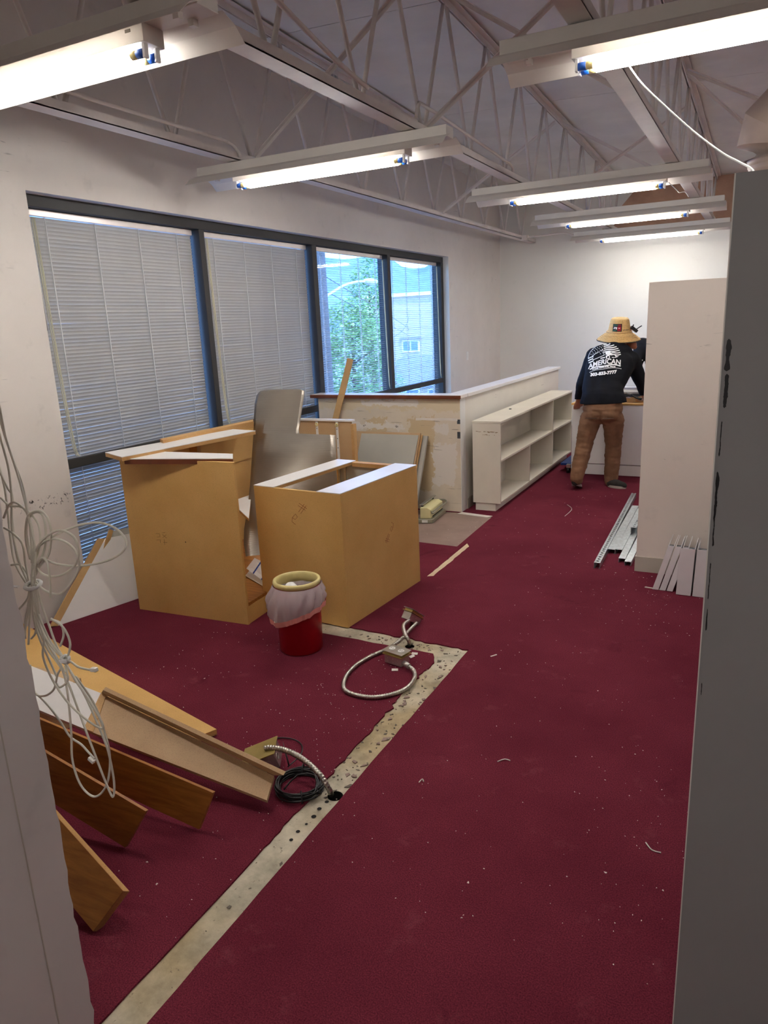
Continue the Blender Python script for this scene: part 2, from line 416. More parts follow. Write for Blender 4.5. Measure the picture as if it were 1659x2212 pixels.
floor = tag(fill([outer, ring(HOLE1, .030), ring(HOLE2, .026)], -.007, 'floor', 'concrete', .09), kind='structure')
MB().lathe((HOLE1[0], HOLE1[1], 0), [(.0292, -.0075), (.0292, -.085), (.0, -.085)], 18).build('core_hole', 'dark_hole', floor)
MB().lathe((HOLE2[0], HOLE2[1], 0), [(.0252, -.0075), (.0252, -.085), (.0, -.085)], 18).build('core_hole', 'dark_hole', floor)
strip = [(-1.262, -2.4), (-1.268, .9), (-1.266, 2.2), (-1.272, 3.318)]
loopL = []
def seg(a, b, st=.045, am=.006): loopL.extend([(v.x, v.y) for v in jag(a, b, st, am)])
seg((-1.262, -2.4), (-1.266, 1.0), .10, .002); seg((-1.266, 1.0), (-1.272, 3.318), .09, .0025)
seg((-1.272, 3.318), (-1.75, 3.335), .03, .012); seg((-1.75, 3.335), (-2.5, 3.35)); seg((-2.5, 3.35), (-2.5, 3.22)); seg((-2.5, 3.22), (-1.43, 3.205), .05, .006)
seg((-1.43, 3.205), (-1.395, 3.14), .03, .006); seg((-1.395, 3.14), (-1.385, 2.55), .025, .013); seg((-1.385, 2.55), (-1.375, 1.6), .03, .006); seg((-1.375, 1.6), (-1.385, -2.4), .08, .003)
mat_patch = [(-3.4, 5.03), (-2.45, 5.012), (-2.0, 4.998), (-2.015, 5.45), (-2.028, 5.91), (-2.30, 5.975), (-3.4, 5.975)]
slot = [tuple(v[:2]) for v in ((-1.949,4.291,0.0), (-1.907,4.316,0.0), (-1.912,5.035,0.0), (-1.959,5.109,0.0))]
slot_l = []
for a, b in zip(slot, slot[1:]+slot[:1]): slot_l += [(v.x, v.y) for v in jag(a, b, .05, .004)]
carpet = fill([[(-4.05, YF), (XR, YF), (XR, YB), (-4.05, YB)], loopL, mat_patch, slot_l], 0.0, 'carpet', 'carpet', .0068, floor)
label_part(carpet, 'worn burgundy carpet')
fill([[(-3.42, 4.99), (-1.99, 4.97), (-2.01, 5.93), (-3.42, 5.99)]], -.003, 'floor_patch', 'mat_brown', 0, floor)['label'] = 'bare brown floor patch'
MB().prism([p for p in slot], -.0068, -.003).build('tape_strip', 'glue_tan', floor)['label'] = 'pale dried glue strip'
# white plaster lip by the half wall corner
MB().prism([(-2.36, 5.93), (-2.06, 5.885), (-2.03, 5.935), (-2.34, 5.985)], -.003, .002).build('plaster_smear', 'debris_white', floor)

# ceiling deck: long sheets between the joists
cx = [-4.1, -3.30, -2.0, -.72, .55, 4.2]; ceil = thing('ceiling', (0, 0, 3.7), kind='structure')
for i in range(5):
    ys = [YF-.2, .2, 2.6, 5.0, 7.4, 9.8, YB+.2]
    for j in range(6):
        g = .004; x0, x1, y0, y1 = cx[i], cx[i+1], ys[j]+g, ys[j+1]-g
        m = MB(); q = [(x, y, roof(x, y)+.01) for x, y in ((x0, y0), (x0, y1), (x1, y1), (x1, y0))]
        m.slab(*q, .03).build('deck_panel', 'deck', ceil)
MB().slab(*[(x, y, roof(x, y)+.045) for x, y in ((-4.1, YF-.2), (-4.1, YB+.2), (4.2, YB+.2), (4.2, YF-.2))], .02).build('deck_top', 'deck', ceil)

# window wall with its opening
Y0, Y1, Z0, Z1, XO = 3.04, 9.43, .14, 2.53, -4.08
m = MB()
m.box(XO, XW, YF, Y0, -.1, 4.15); m.box(XO, XW, Y1, YB+.2, -.1, 4.15); m.box(XO, XW, Y0, Y1, -.1, Z0); m.box(XO, XW, Y0, Y1, Z1, 4.15)
tag(m.build('wall_left', 'paint_left'), kind='structure')
wb_ = tag(MB().box(XO, XR+.2, YB, YB+.2, -.1, 4.1).build('wall_back', 'paint_back'), kind='structure')
tag(MB().box(XR, XR+.2, YF, YB, -.1, 4.1).build('wall_east', 'paint_back'), kind='structure')
tag(MB().box(XO, XR+.2, YF-.2, YF, -.1, 4.1).build('wall_front', 'paint_jamb'), kind='structure')
# bare plywood on the upper back wall
m = MB(); m.add([(-2.35, YB-.012, 2.80), (.6, YB-.012, 2.80), (.6, YB-.012, 3.46), (-1.75, YB-.012, 3.46), (-2.35, YB, 2.80), (.6, YB, 2.80), (.6, YB, 3.46), (-1.75, YB, 3.46)],
      [(0, 1, 2, 3), (0, 4, 5, 1), (3, 2, 6, 7), (0, 3, 7, 4), (1, 5, 6, 2)])
label_part(m.build('plywood_panel', 'plywood', wb_), 'bare brown plywood')

# cut-off partition beside the camera (left): two drywall skins on a stud
pw = thing('wall_cut', (-1.335, -.8, 0), kind='structure')
def skin(x0, x1, yend, nm):
    m = MB(); zs = [i*.03 for i in range(0, 70)]; prev = None; vs = []
    for z in zs:
        y = yend+random.uniform(-.004, .004)+.003*noise.noise(Vector((z*3, x0*7, 0)))
        vs.append((y, z))
    for (ya, za), (yb, zb) in zip(vs, vs[1:]):
        k = [(x0, YF, za), (x1, YF, za), (x1, ya, za), (x0, ya, za), (x0, YF, zb), (x1, YF, zb), (x1, yb, zb), (x0, yb, zb)]
        m.add(k, [(1, 2, 6, 5), (0, 4, 7, 3), (2, 3, 7, 6)])
    return m.build(nm, 'paint_jamb', pw)
skin(-1.284, -1.27, .845, 'drywall_sheet'); skin(-1.40, -1.387, .86, 'drywall_sheet')
MB().box(-1.386, -1.285, YF, .80, 0, 2.05).build('stud_core', 'paint_jamb', pw)
for (za, zb, yy) in ((0.0, 1.3, .76), (1.3, 2.05, .775)):
    MB().box(-1.2702, -1.2692, yy, yy+.0025, za, zb).build('crease_line', 'grey_vinyl', pw)

# grey partition end on the right, torn along its corner
wr = tag(MB().box(-.069, XR, 1.538, 1.66, 0, 1.934).build('wall_right', 'paint_grey', None, (1.9, 1.6, 0)), kind='structure')
def torn(z0, z1, xa, w):
    m = MB(); n = max(3, int((z1-z0)/.003)); prof = []
    for i in range(n+1):
        z = z0+(z1-z0)*i/n; ww = w*(.62+.5*noise.noise(Vector((z*45, xa*90, 3)))+.25*random.random())*(1 if 0 < i < n else .1)
        sh = .0012*noise.noise(Vector((z*60, 5, xa))); prof.append((xa-ww*.4+sh, xa+ww*.6+sh, z))
    for a, b in zip(prof, prof[1:]):
        m.add([(a[0], 1.5372, a[2]), (a[1], 1.5372, a[2]), (b[1], 1.5372, b[2]), (b[0], 1.5372, b[2])], [(0, 1, 2, 3)])
    return m.build('torn_paint', 'black_plastic', wr)
for a in ((1.585, 1.645, -.0585, .0105), (1.515, 1.580, -.0575, .009), (1.29, 1.39, -.0605, .007), (1.235, 1.30, -.060, .005), (1.05, 1.10, -.0605, .003), (1.12, 1.20, -.061, .0025), (.90, .93, -.0605, .003), (1.42, 1.49, -.060, .003)): torn(*a)
MB().box(-.0695, -.067, 1.5365, 1.545, 0, 1.934).build('corner_bead', 'paint_back', wr)

# white partition end further back with its vinyl base
wc = tag(MB().box(-.655, XR, 4.89, 5.01, 0, 1.878).build('wall_partition', 'paint_column', None, (1.6, 4.95, 0)), kind='structure')
tb = tag(MB().box(-.662, XR, 4.882, 4.89, 0, .105).build('trim_1', 'grey_vinyl', None, (1.6, 4.88, 0)), kind='structure')
MB().box(-.662, -.655, 4.89, 5.01, 0, .105).build('end_piece', 'grey_vinyl', tb)

# half wall: front run below the window and long run towards the back
hw = thing('wall_half', (-2.9, 6.05, 0), kind='structure')
MB().box(XW, -2.345, 5.99, 6.11, 0, 1.035).build('drywall_front', 'half_front', hw)
MB().box(-2.465, -2.342, 6.111, 9.5, 0, 1.035).build('drywall_side', 'paint_half', hw)
MB().box(-2.345, -2.3415, 5.989, 6.11, 0, 1.035).build('corner_bead', 'white_plastic', hw)
MB().box(-3.88, -2.325, 5.962, 6.135, 1.036, 1.068).build('cap', 'laminate_white', hw, None, .004)
MB().box(-2.49, -2.322, 6.136, 9.53, 1.036, 1.068).build('cap', 'laminate_white', hw, None, .004)
label_part(MB().box(-3.885, -2.322, 5.944, 5.961, 1.034, 1.066).build('cap_edge', 'brown_wood_edge', hw, None, .005), 'dark brown wooden cap edge')
MB().box(-2.34, -2.333, 6.12, 9.5, 0, .10).build('base_strip', 'grey_vinyl', hw)
# torn slot in the front face
m = MB(); pr = [(-2.78, .845), (-2.72, .850), (-2.6, .848), (-2.5, .852), (-2.37, .85)]
for a, b in zip(pr, pr[1:]): m.add([(a[0], 5.9885, a[1]-.011), (b[0], 5.9885, b[1]-.013), (b[0], 5.9885, b[1]+.010), (a[0], 5.9885, a[1]+.009)], [(0, 1, 2, 3)])
m.build('torn_strip', 'debris_white', hw)
for x, z in ((-3.32, .775), (-3.43, .775), (-2.98, .775)):
    q = MB()
    for k in range(4): q.box(x-.012+.008*k, x-.008+.008*k, 5.9882, 5.99, z+random.uniform(-.014, .0), z+random.uniform(.002, .010))
    q.build('screw_scar', 'debris_dark', hw)

# ------------------------------------------------------------------ the window: frame, panes
FX0, FX1 = -4.03, -3.90
win = thing('window_1', (-3.95, 6.2, Z0), kind='structure')
MB().box(FX0, FX1, Y0, Y1, 2.462, Z1).build('frame_head', 'frame_black', win, None, .003)
MB().box(FX0, FX1, Y0, Y1, Z0, .19).build('frame_sill', 'frame_black', win, None, .003)
mull = [(Y0, Y0+.05), (4.585, 4.645), (6.18, 6.26), (7.77, 7.85), (9.35, Y1)]
for a, b in mull: MB().box(FX0, FX1, a, b, .19, 2.462).build('mullion', 'frame_black', win, None, .003)
bays = [(mull[i][1], mull[i+1][0]) for i in range(4)]
for a, b in bays:
    MB().box(-3.935, FX1-.002, a, b, .885, .945).build('transom', 'frame_black', win, None, .003)
    MB().box(-4.012, -4.006, a, b, .945, 2.462).build('pane', 'tinted_glass', win)
    MB().box(-4.012, -4.006, a, b, .19, .945).build('pane', 'tinted_glass', win)
MB().box(-3.90, XW, Y1-.001, Y1+.0005, Z0, Z1).build('return', 'paint_back', win)

# ------------------------------------------------------------------ blinds: every slat its own piece
blind_lab = ['closed venetian blind in the widest bay nearest the camera', 'closed grey venetian blind in the second bay behind the ribbed sheet',
             'open venetian blind showing green trees outside, third bay', 'open venetian blind showing a pale house outside, last bay']
tilt = [-74, -76, 8, 6]
PITCH = .0232
for i, (a, b) in enumerate(bays):
    a += .012; b -= .014
    bl = thing('venetian_blind', (-3.972, (a+b)/2, .22), blind_lab[i], 'blind', 'venetian blinds in the long window')
    L = b-a
    MB().box(-3.99, -3.958, a, b, 2.42, 2.46).build('headrail', 'headrail', bl, None, .003)
    sl = MB(); W_ = .0127; n = 5; th = math.radians(tilt[i])
    row = []
    for k in range(n):
        u = -1+2*k/(n-1); x = u*W_; h = .0022*(1-u*u)
        row.append((x*math.cos(th)+h*math.sin(th), -x*math.sin(th)+h*math.cos(th)))
    for (x, z) in row: sl.v += [(x, -L/2+.004, z), (x, L/2-.004, z)]
    for k in range(n-1): sl.f.append([2*k, 2*k+2, 2*k+3, 2*k+1]); sl.sm.append(True)
    me = sl.mesh('slat'); me.materials.append(MATS['slat'])
    z = 2.405; zs = []
    while z > .235: zs.append(z); z -= PITCH
    for z in zs: inst('slat', me, bl, (-3.974, (a+b)/2, z), (random.uniform(-.003, .003)*.6, random.uniform(-.06, .06), 0))
    MB().box(-3.986, -3.962, a, b, .205, .222).build('bottom_rail', 'headrail', bl)
    for k in range(4):
        y = a+L*(.11+.26*k)
        c = MB()
        for dx in (-.006, .0055): c.tube([(-3.974+dx, y, 2.42), (-3.974+dx, y, .21)], .0026, 5)  # cords thickened in white to imitate light dashes through the slat holes
        c.tube([(-3.974, y+.006, 2.41), (-3.974, y+.006, .21)], .0012, 5)
        c.build('ladder_cord_glint', 'white_plastic', bl)
    yc = a+.05 if i < 2 else b-.035
    pc = MB()
    for d in (0, .012, .02):
        pc.tube(spline([(-3.945, yc+d, 2.41), (-3.935, yc+d+.008, 1.6), (-3.932, yc+d+.03, 1.05), (-3.925, yc+d+.05, .95)], 6), .0026, 6)
    pc.build('pull_cord', 'cord_cream', bl)
    if i == 0: MB().tube([(-3.945, a+.03, 2.40), (-3.935, a+.035, 1.75)], .004, 8).build('tilt_wand', 'white_plastic', bl)

# ------------------------------------------------------------------ steel joists
JX = [-3.29, -1.985, -.735]
ZC = 2.81
jl = ['white steel roof joist closest to the window wall', 'white steel roof joist over the middle of the room', 'white steel roof joist on the right, crossing above the front right lamp']
BOT = [2.907-.806*8+.806*k for k in range(19)]
BOT = [y for y in BOT if YF+.3 < y < YB-.1]
for x, lab in zip(JX, jl):
    j = thing('roof_joist', (x, 4.5, ZC), lab, 'joist', 'steel roof joists')
    zt = lambda y: roof(x, y)
    w = .047
    m = MB()
    for s in (-1, 1):
        m.box(min(x+s*.006, x+s*w), max(x+s*.006, x+s*w), YF+.02, YB-.02, ZC, ZC+.007)
        m.box(min(x+s*.006, x+s*.013), max(x+s*.006, x+s*.013), YF+.02, YB-.02, ZC+.007, ZC+.052)
    m.box(x-w, x+w, YF+.02, YB-.02, ZC-.001, ZC+.003)
    m.box(x-w, x-w+.006, YF+.02, YB-.02, ZC+.003, ZC+.05); m.box(x+w-.006, x+w, YF+.02, YB-.02, ZC+.003, ZC+.05)
    m.build('bottom_chord', 'steel_white', j)
    m = MB()
    for s in (-1, 1):
        m.bar((x+s*.028, YF+.05, zt(YF)-.012), (x+s*.028, YB-.05, zt(YB)-.012), .044, .006)
        m.bar((x+s*.009, YF+.05, zt(YF)-.035), (x+s*.009, YB-.05, zt(YB)-.035), .006, .045)
    m.build('top_chord', 'steel_white', j)
    for y in BOT:
        for s in (-1, 1):
            ya = y+s*.403
            if ya > YB-.05: continue
            m = MB().tube([(x, y+s*.022, ZC+.045), (x, ya-s*.02, zt(ya)-.035)], .0135, 8)
            m.build('web_rod', 'steel_white', j)
# cross bridging between joists
def brace(p, q, lab, w=.03):
    m = MB(); m.bar(p, q, w, .005); m.bar((p[0], p[1]+w/2, p[2]-.012), (q[0], q[1]+w/2, q[2]-.012), .005, .026)
    c = ((p[0]+q[0])/2, (p[1]+q[1])/2, min(p[2], q[2]))
    return tag(m.build('bridging_brace', 'steel_white', None, c), lab, 'brace', 'angle braces between the roof joists')
br = ['front left', 'rear left']
for yy, nm in ((4.48, 'above the second lamp'), (7.86, 'towards the back wall')):
    zt = 3.86-.03*yy
    brace((JX[0]+.03, yy, ZC+.05), (JX[1]-.03, yy, zt-.04), 'angle brace rising from the window-side joist to the middle joist '+nm)
    brace((JX[1]+.03, yy, ZC+.05), (JX[2]-.03, yy, zt-.08), 'angle brace rising from the middle joist to the right joist '+nm)
    brace((JX[1]+.03, yy+.06, zt-.05), (JX[2]-.03, yy+.06, ZC+.06), 'angle brace falling from the middle joist to the right joist '+nm)
brace((JX[2]+.03, 6.85, roof(JX[2], 6.85)-.05), (.55, 7.4, 2.98), 'angle brace running from the right joist towards the round duct')
brace((JX[2]+.03, 6.9, roof(JX[2], 6.9)-.06), (.0, 7.3, 2.92), 'thin angle brace dropping from the right joist beside the duct', .02)
# conduits painted with the steel
tag(MB().tube(spline([(-3.215, .3, 2.90), (-3.215, 2.0, 2.90), (-3.215, 3.9, 2.90), (-3.215, 4.16, 2.895), (-3.225, 4.27, 2.86), (-3.23, 4.29, 2.83)], 8), .012, 8).build('electrical_conduit', 'steel_white', None, (-3.215, 2.5, 2.83)), 'thin white conduit bent down onto the window-side joist', 'conduit')
tag(MB().tube(spline([(-1.90, 1.2, 3.30), (-1.91, 2.4, 3.12), (-1.92, 3.3, 2.94), (-1.93, 3.70, 2.89)], 8), .012, 8).build('electrical_conduit', 'steel_white', None, (-1.9, 2.5, 2.9)), 'thin white conduit slanting down to the middle joist', 'conduit')
tag(MB().tube(spline([(-1.93, 4.3, 2.87), (-1.92, 4.32, 2.94), (-1.92, 4.45, 2.955), (-1.92, 5.5, 2.92), (-1.925, 6.1, 2.90), (-1.93, 6.2, 2.865)], 8), .011, 8).build('electrical_conduit', 'steel_white', None, (-1.92, 5.2, 2.9)), 'short white conduit hooked along the middle joist', 'conduit')
cb = thing('electrical_conduit', (-3.2, 10.9, 2.78), 'white conduit with a junction box running to the rearmost lamp', 'conduit')
MB().tube(spline([(-3.20, 10.9, 2.83), (-2.9, 10.9, 2.84), (-2.65, 10.88, 2.84), (-2.5, 10.84, 2.80), (-2.36, 10.75, 2.79)], 8), .013, 8).build('pipe', 'steel_white', cb)
MB().box(-3.27, -3.17, 10.85, 10.95, 2.79, 2.86).build('junction_box', 'steel_white', cb, None, .004)

# ------------------------------------------------------------------ tube fixtures
def fixture(x0, x1, y, zt, s0, s1, label, off=0.0):
    L = thing('tube_light', ((x0+x1)/2, y, zt-.16), label, 'light', 'twin tube ceiling lights')
    MB().box(x0, x1, y-.055, y+.055, zt-.062, zt-.001).build('housing', 'fixture_white', L, None, .003)
    for s in (-1, 1):
        m = MB(); a = (y+s*.05, zt-.055); b = (y+s*.115, zt-.082); c = (y+s*.165, zt-.124)
        for p, q in ((a, b), (b, c)):
            k = [(x0-.02, p[0], p[1]), (x1+.02, p[0], p[1]), (x1+.02, q[0], q[1]), (x0-.02, q[0], q[1])]
            m.slab(*(k if s < 0 else k[::-1]), .0015)
        label_part(m.build('reflector_wing', 'fixture_white', L), 'sloping white reflector wing')
    for xx in (x0+.10, x1-.10):
        MB().box(xx-.012, xx+.012, y-.05, y-.025, zt-.085, zt-.062).build('old_socket', 'fixture_white', L)
        MB().box(xx-.012, xx+.012, y+.025, y+.05, zt-.085, zt-.062).build('old_socket', 'fixture_white', L)
    ch = MB().box(s0, s1, y-.052, y+.052, zt-.122, zt-.063).build('lamp_channel', 'fixture_white', L, None, .002)
    for xx in (s0+.05, s1-.05):
        MB().box(xx-.03, xx-.005, y-.0535, y-.052, zt-.085, zt-.075).build('slot_mark', 'debris_dark', ch)
    for s in (-1, 1):
        yy = y+s*.029; zz = zt-.149
        tb = MB().tube([(s0+.055, yy, zz), (s1-.055, yy, zz)], .0145, 14).build('tube', 'tube_lit', L)
        label_part(tb, 'lit white tube')
        for e, d in ((s0+.012, 1), (s1-.012, -1)):
            MB().tube([(e+d*.012, yy, zz), (e+d*.043, yy, zz)], .0152, 14).build('end_cap', 'blue_cap', tb)['label'] = 'blue tube end cap'
            MB().tube([(e+d*.0431, yy, zz), (e+d*.070, yy, zz)], .0150, 14).build('clear_end', 'rim_cream', tb)
            MB().box(min(e, e+d*.012), max(e, e+d*.012), yy-.011, yy+.011, zz-.018, zt-.122).build('lamp_holder', 'white_plastic', L, None, .003)
    return L
fixture(-3.62, -1.735, 2.20, 2.805, -3.30, -1.985, 'tube light in the top left corner, cut by the frame')
fixture(-1.06, .82, 3.27, 2.805, -.765, .52, 'tube light in the top right corner, cut by the frame')
fixture(-3.60, -1.73, 4.33, 2.805, -3.30, -2.0, 'tube light hanging above the first closed blind')
L4 = fixture(-2.37, -.47, 6.47, 2.805, -2.05, -.77, 'front one of the three tube lights in a row at the rear')
fixture(-2.39, -.46, 8.54, 2.805, -2.06, -.78, 'middle one of the three tube lights in a row at the rear')
fixture(-2.43, -.49, 10.62, 2.805, -2.10, -.78, 'rearmost tube light close to the back wall')
fixture(1.30, 3.20, 6.6, 2.805, 1.62, 2.9, 'added fill tube light on the right side of the room, out of view')  # unseen fixture, added as fill for the room
fixture(1.30, 3.20, 9.0, 2.805, 1.62, 2.9, 'added fill tube light at the right rear of the room, out of view')  # second unseen fixture added as fill
fixture(-.95, .95, -1.1, 2.805, -.64, .64, 'added fill tube light behind the camera, out of view')  # unseen lamp added to brighten the grey partition and the cut one
m = MB().tube(spline([(-.76, 6.50, 2.68), (-.70, 6.53, 2.62), (-.68, 6.52, 2.60), (-.64, 6.53, 2.60), (-.61, 6.52, 2.56)], 6), .003, 6)
m.build('pull_chain', 'white_plastic', L4)

# round duct elbow
D = thing('air_duct', (-.03, 5.5, 2.2), 'round pinkish metal duct elbow above the grey partition', 'duct')
c0 = Vector((0.02, 5.5, 0))
MB().lathe((c0.x, c0.y, 0), [(.19, 2.0), (.19, 2.50), (.197, 2.505), (.197, 2.515), (.19, 2.52), (.19, 2.545), (.197, 2.55), (.197, 2.56), (.19, 2.565), (.205, 2.59)], 36).build('duct_collar', 'duct', D)
gore = [(Vector((c0.x-.02, c0.y, 2.585)), Vector((0, 0, 1)), .215), (Vector((c0.x-.02, c0.y, 2.65)), Vector((.15, -.05, .98)), .25), (Vector((c0.x+.0, c0.y-.01, 2.75)), Vector((.45, -.2, .8)), .265), (Vector((c0.x+.07, c0.y-.03, 2.83)), Vector((.8, -.3, .4)), .25), (Vector((c0.x+1.6, c0.y-.5, 2.90)), Vector((.9, -.34, .05)), .245)]
for (p, d, r), (q, e, r2) in zip(gore, gore[1:]):
    m = MB(); n = 36
    for c, dd, rr in ((p, d, r), (q, e, r2)):
        Mq = dd.normalized().to_track_quat('Z', 'Y').to_matrix()
        for k in range(n): m.v.append(tuple(c+Mq @ Vector((rr*math.cos(2*PI*k/n), rr*math.sin(2*PI*k/n), 0))))
    for k in range(n): m.f.append([k, (k+1) % n, n+(k+1) % n, n+k]); m.sm.append(True)
    m.build('duct_segment', 'duct', D)
# white cord drooping across to the partition
tag(MB().tube(spline([(-0.573,3.3,2.669), (-0.492,3.2,2.549), (-0.377,3.05,2.413), (-0.261,2.85,2.278), (-0.153,2.55,2.149), (-0.091,2.3,2.074), (-0.054,2.05,2.013), (-0.024,1.85,1.932)], 8), .0029, 8).build('hanging_cord', 'cable_white', None, (-0.261,2.85,2.278)), 'white cord hanging from the front right lamp to the grey partition', 'cord')
# switch plate on the window wall
sw = thing('wall_switch', (XW, 10.08, 1.2), 'small white switch plate on the wall past the window', 'switch')
MB().box(XW, XW+.006, 10.04, 10.12, 1.14, 1.26).build('plate', 'white_plastic', sw, None, .002)
MB().box(XW+.006, XW+.011, 10.065, 10.095, 1.17, 1.23).build('rocker', 'white_plastic', sw, None, .002)

# ================================================================== FURNITURE AND BOARDS
def frame_at(o, ux, uy):        # matrix from local (x, y, z) with given horizontal axes
    ux = Vector((*ux, 0)).normalized(); uy = Vector((*uy, 0)).normalized()
    return Matrix(((ux.x, uy.x, 0, o[0]), (ux.y, uy.y, 0, o[1]), (0, 0, 1, o[2] if len(o) > 2 else 0), (0, 0, 0, 1)))
def strokes(lines, M, r, name, mat, parent):
    m = MB()
    for ln in lines: m.tube([M @ Vector((a, -.0008, b)) for a, b in ln], r, 5)
    return m.build(name, mat, parent)

# --- low fibreboard cabinet (open top, open towards the window)
Mc = frame_at((-2.648, 3.373, 0), (.63, -.048), (.048, .63)); cw, cdp, ch_ = .632, .875, .80
cab = thing('base_cabinet', (-2.3, 3.8, 0), 'low tan fibreboard cabinet with an open top, behind the red bin', 'cabinet')
t_ = .019
MB().box(0, cw, 0, t_, .0, ch_-.002, Mc).build('side_panel', 'fibreboard', cab, None, .0015)
MB().box(cw-t_, cw, t_, cdp-t_, .0, ch_-.002, Mc).build('back_panel', 'fibreboard', cab, None, .0015)
MB().box(0, cw, cdp-t_, cdp, .0, ch_-.002, Mc).build('side_panel', 'fibreboard', cab, None, .0015)
label_part(MB().box(t_, cw-t_-.001, cdp-t_-.004, cdp-t_-.001, .05, ch_-.02, Mc).build('inner_lining', 'laminate_grey', cab), 'grey laminate inner face')
MB().box(.01, cw-t_, t_, cdp-t_, .06, .08, Mc).build('bottom', 'laminate_white', cab)
for x0, x1 in ((.0, .155), (cw-.165, cw)):
    r = MB().box(x0, x1, .0, cdp, ch_-.001, ch_+.004, Mc).build('top_rail', 'laminate_white', cab, None, .001)
    label_part(r, 'white laminate top rail')
    MB().box(x0+.003 if x0 else x0, x1-.003, t_, cdp-t_, ch_-.02, ch_-.001, Mc).build('rail_core', 'fibre_edge', r)
MB().box(.155, cw-.165, cdp-t_-.03, cdp-t_, ch_-.03, ch_-.003, Mc).build('back_cleat', 'fibre_edge', cab)
for k in range(2): MB().box(.02+.05*k, .035+.05*k, cdp-t_-.012, cdp-t_-.004, .45, ch_-.03, Mc).build('hinge_plate', 'box_steel', cab)
hash6 = [[(0, .01), (.045, .06)], [(.014, .0), (.058, .052)], [(.0, .048), (.05, .024)], [(.008, .062), (.062, .034)], [(-.05, -.03), (-.025, -.005), (-.012, -.022), (-.03, -.04), (-.05, -.03)], [(-.05, -.03), (-.055, -.055), (-.03, -.07)]]
strokes([[(x+.33, z+.66) for x, z in l] for l in hash6], Mc, .0009, 'pencil_mark', 'pencil', cab)
Ms = Mc @ Matrix(((0, 1, 0, cw+.0002), (1, 0, 0, 0), (0, 0, 1, 0), (0, 0, 0, 1)))
m = MB()
for l in hash6: m.tube([Mc @ Vector((cw+.0008, .50-a*.9, .44-b*.9)) for a, b in l], .0009, 5)
m.build('pencil_mark', 'pencil', cab)

# --- reception counter carcass
cnt = thing('reception_counter', (-3.0, 3.8, 0), 'tall tan fibreboard counter carcass with a long ledge in front of the blinds', 'counter')
Me = frame_at((-3.425, 3.09, 0), (.824, .056), (-.056, .824)); ew = .826
MB().box(0, ew, 0, .02, 0, .985, Me).build('end_panel', 'fibreboard', cnt, None, .0015)
MB().box(.0, .018, .02, 2.0, 0, 1.0, Me).build('back_panel', 'fibreboard', cnt)
MB().box(.018, .036, .02, 1.98, .74, .985, Me).build('inner_rail', 'fibreboard', cnt)
for yy in (.62,): MB().box(.036, .10, yy, yy+.04, .25, .985, Me).build('upright', 'fibre_edge', cnt)
MB().box(.02, ew-.004, .02, 1.2, .11, .129, Me).build('bottom', 'stained_wood', cnt)
MB().box(ew-.022, ew-.003, .02, .95, 0, .109, Me).build('plinth', 'fibreboard', cnt, None, .001)
sq = [(-3.176,3.85,0.5), (-2.928,3.648,0.5), (-3.351,4.233,0.5), (-3.356,4.078,0.5)]
sh = MB().slab(*sq, .004).build('shelf', 'laminate_white', cnt)
MB().slab(*[(a, b, c-.0045) for a, b, c in sq], .016).build('shelf_edge', 'fibre_edge', sh)
m = MB(); z1 = 1.022
q = [(-3.509,3.066,1.02), (-3.265,2.967,1.02), (-3.112,4.016,1.02), (-3.248,4.197,1.02)]
q[2] = (q[1][0]+(q[2][0]-q[1][0])*1.02, q[1][1]+(q[2][1]-q[1][1])*1.02, q[1][2]); q[3] = (q[2][0]-.22, q[2][1]+.03, q[1][2])
led = m.slab(q[0], q[1], q[2], q[3], .004).build('ledge_top', 'laminate_white', cnt)
label_part(led, 'long white-topped ledge')
MB().slab(*[(a, b, c-.0045) for a, b, c in q], .022).build('ledge_core', 'fibre_edge', led)
m = MB(); q = [(-3.295,3.009,1.0), (-2.631,3.187,1.0), (-2.732,3.314,1.0), (-3.421,3.251,1.0)]
m.slab(*q, .004); cp = m.build('cap_strip', 'laminate_white', cnt)
MB().slab(*[(a, b, c-.0045) for a, b, c in q], .028).build('cap_core', 'brown_wood_edge', cp)
MB().slab((-3.384,3.428,1.04), (-3.348,4.331,1.04), (-3.418,4.424,1.04), (-3.453,3.471,1.04), .05).build('back_cleat', 'fibre_edge', cnt)
marks = [[(.0, .02), (.03, .025)], [(.005, .0), (.03, .004), (.03, .02)], [(.0, -.02), (.03, -.015), (.028, -.035)], [(.05, .03), (.075, .035)], [(.05, .0), (.08, .02)], [(.05, .02), (.08, .0)], [(.05, -.03), (.08, -.028)], [(.06, -.045), (.06, -.01)]]
strokes([[(x+.21, z+.50) for x, z in l] for l in marks], Me, .0009, 'pencil_mark', 'soft_pencil', cnt)
strokes([[(.43, .485), (.432, .486)]], Me, .004, 'screw_hole', 'dark_hole', cnt)

# loose printed carton inside the counter
bx = thing('folded_carton', (-2.78, 3.5, .13), 'flattened white carton with blue lines lying inside the counter', 'carton')
q = [(-2.92,3.565,0.18), (-2.676,3.433,0.16), (-2.693,3.555,0.22), (-2.888,3.621,0.24)]
MB().slab(*q, .006).build('sheet', 'paper', bx)
q2 = [(-2.915,3.542,0.14), (-2.668,3.419,0.135), (-2.71,3.569,0.15), (-2.946,3.677,0.16)]
MB().slab(*q2, .005).build('sheet', 'paper', bx)
A, B, C_, D_ = map(Vector, q)
for u, w in ((.35, .06), (.8, .05)):
    a = A.lerp(B, u); d = D_.lerp(C_, u); a2 = A.lerp(B, u+w); d2 = D_.lerp(C_, u+w); up = Vector((0, 0, .0012))
    MB().slab(a+up, a2+up, d2+up, d+up, .001).build('printed_line', 'blue_print', bx)

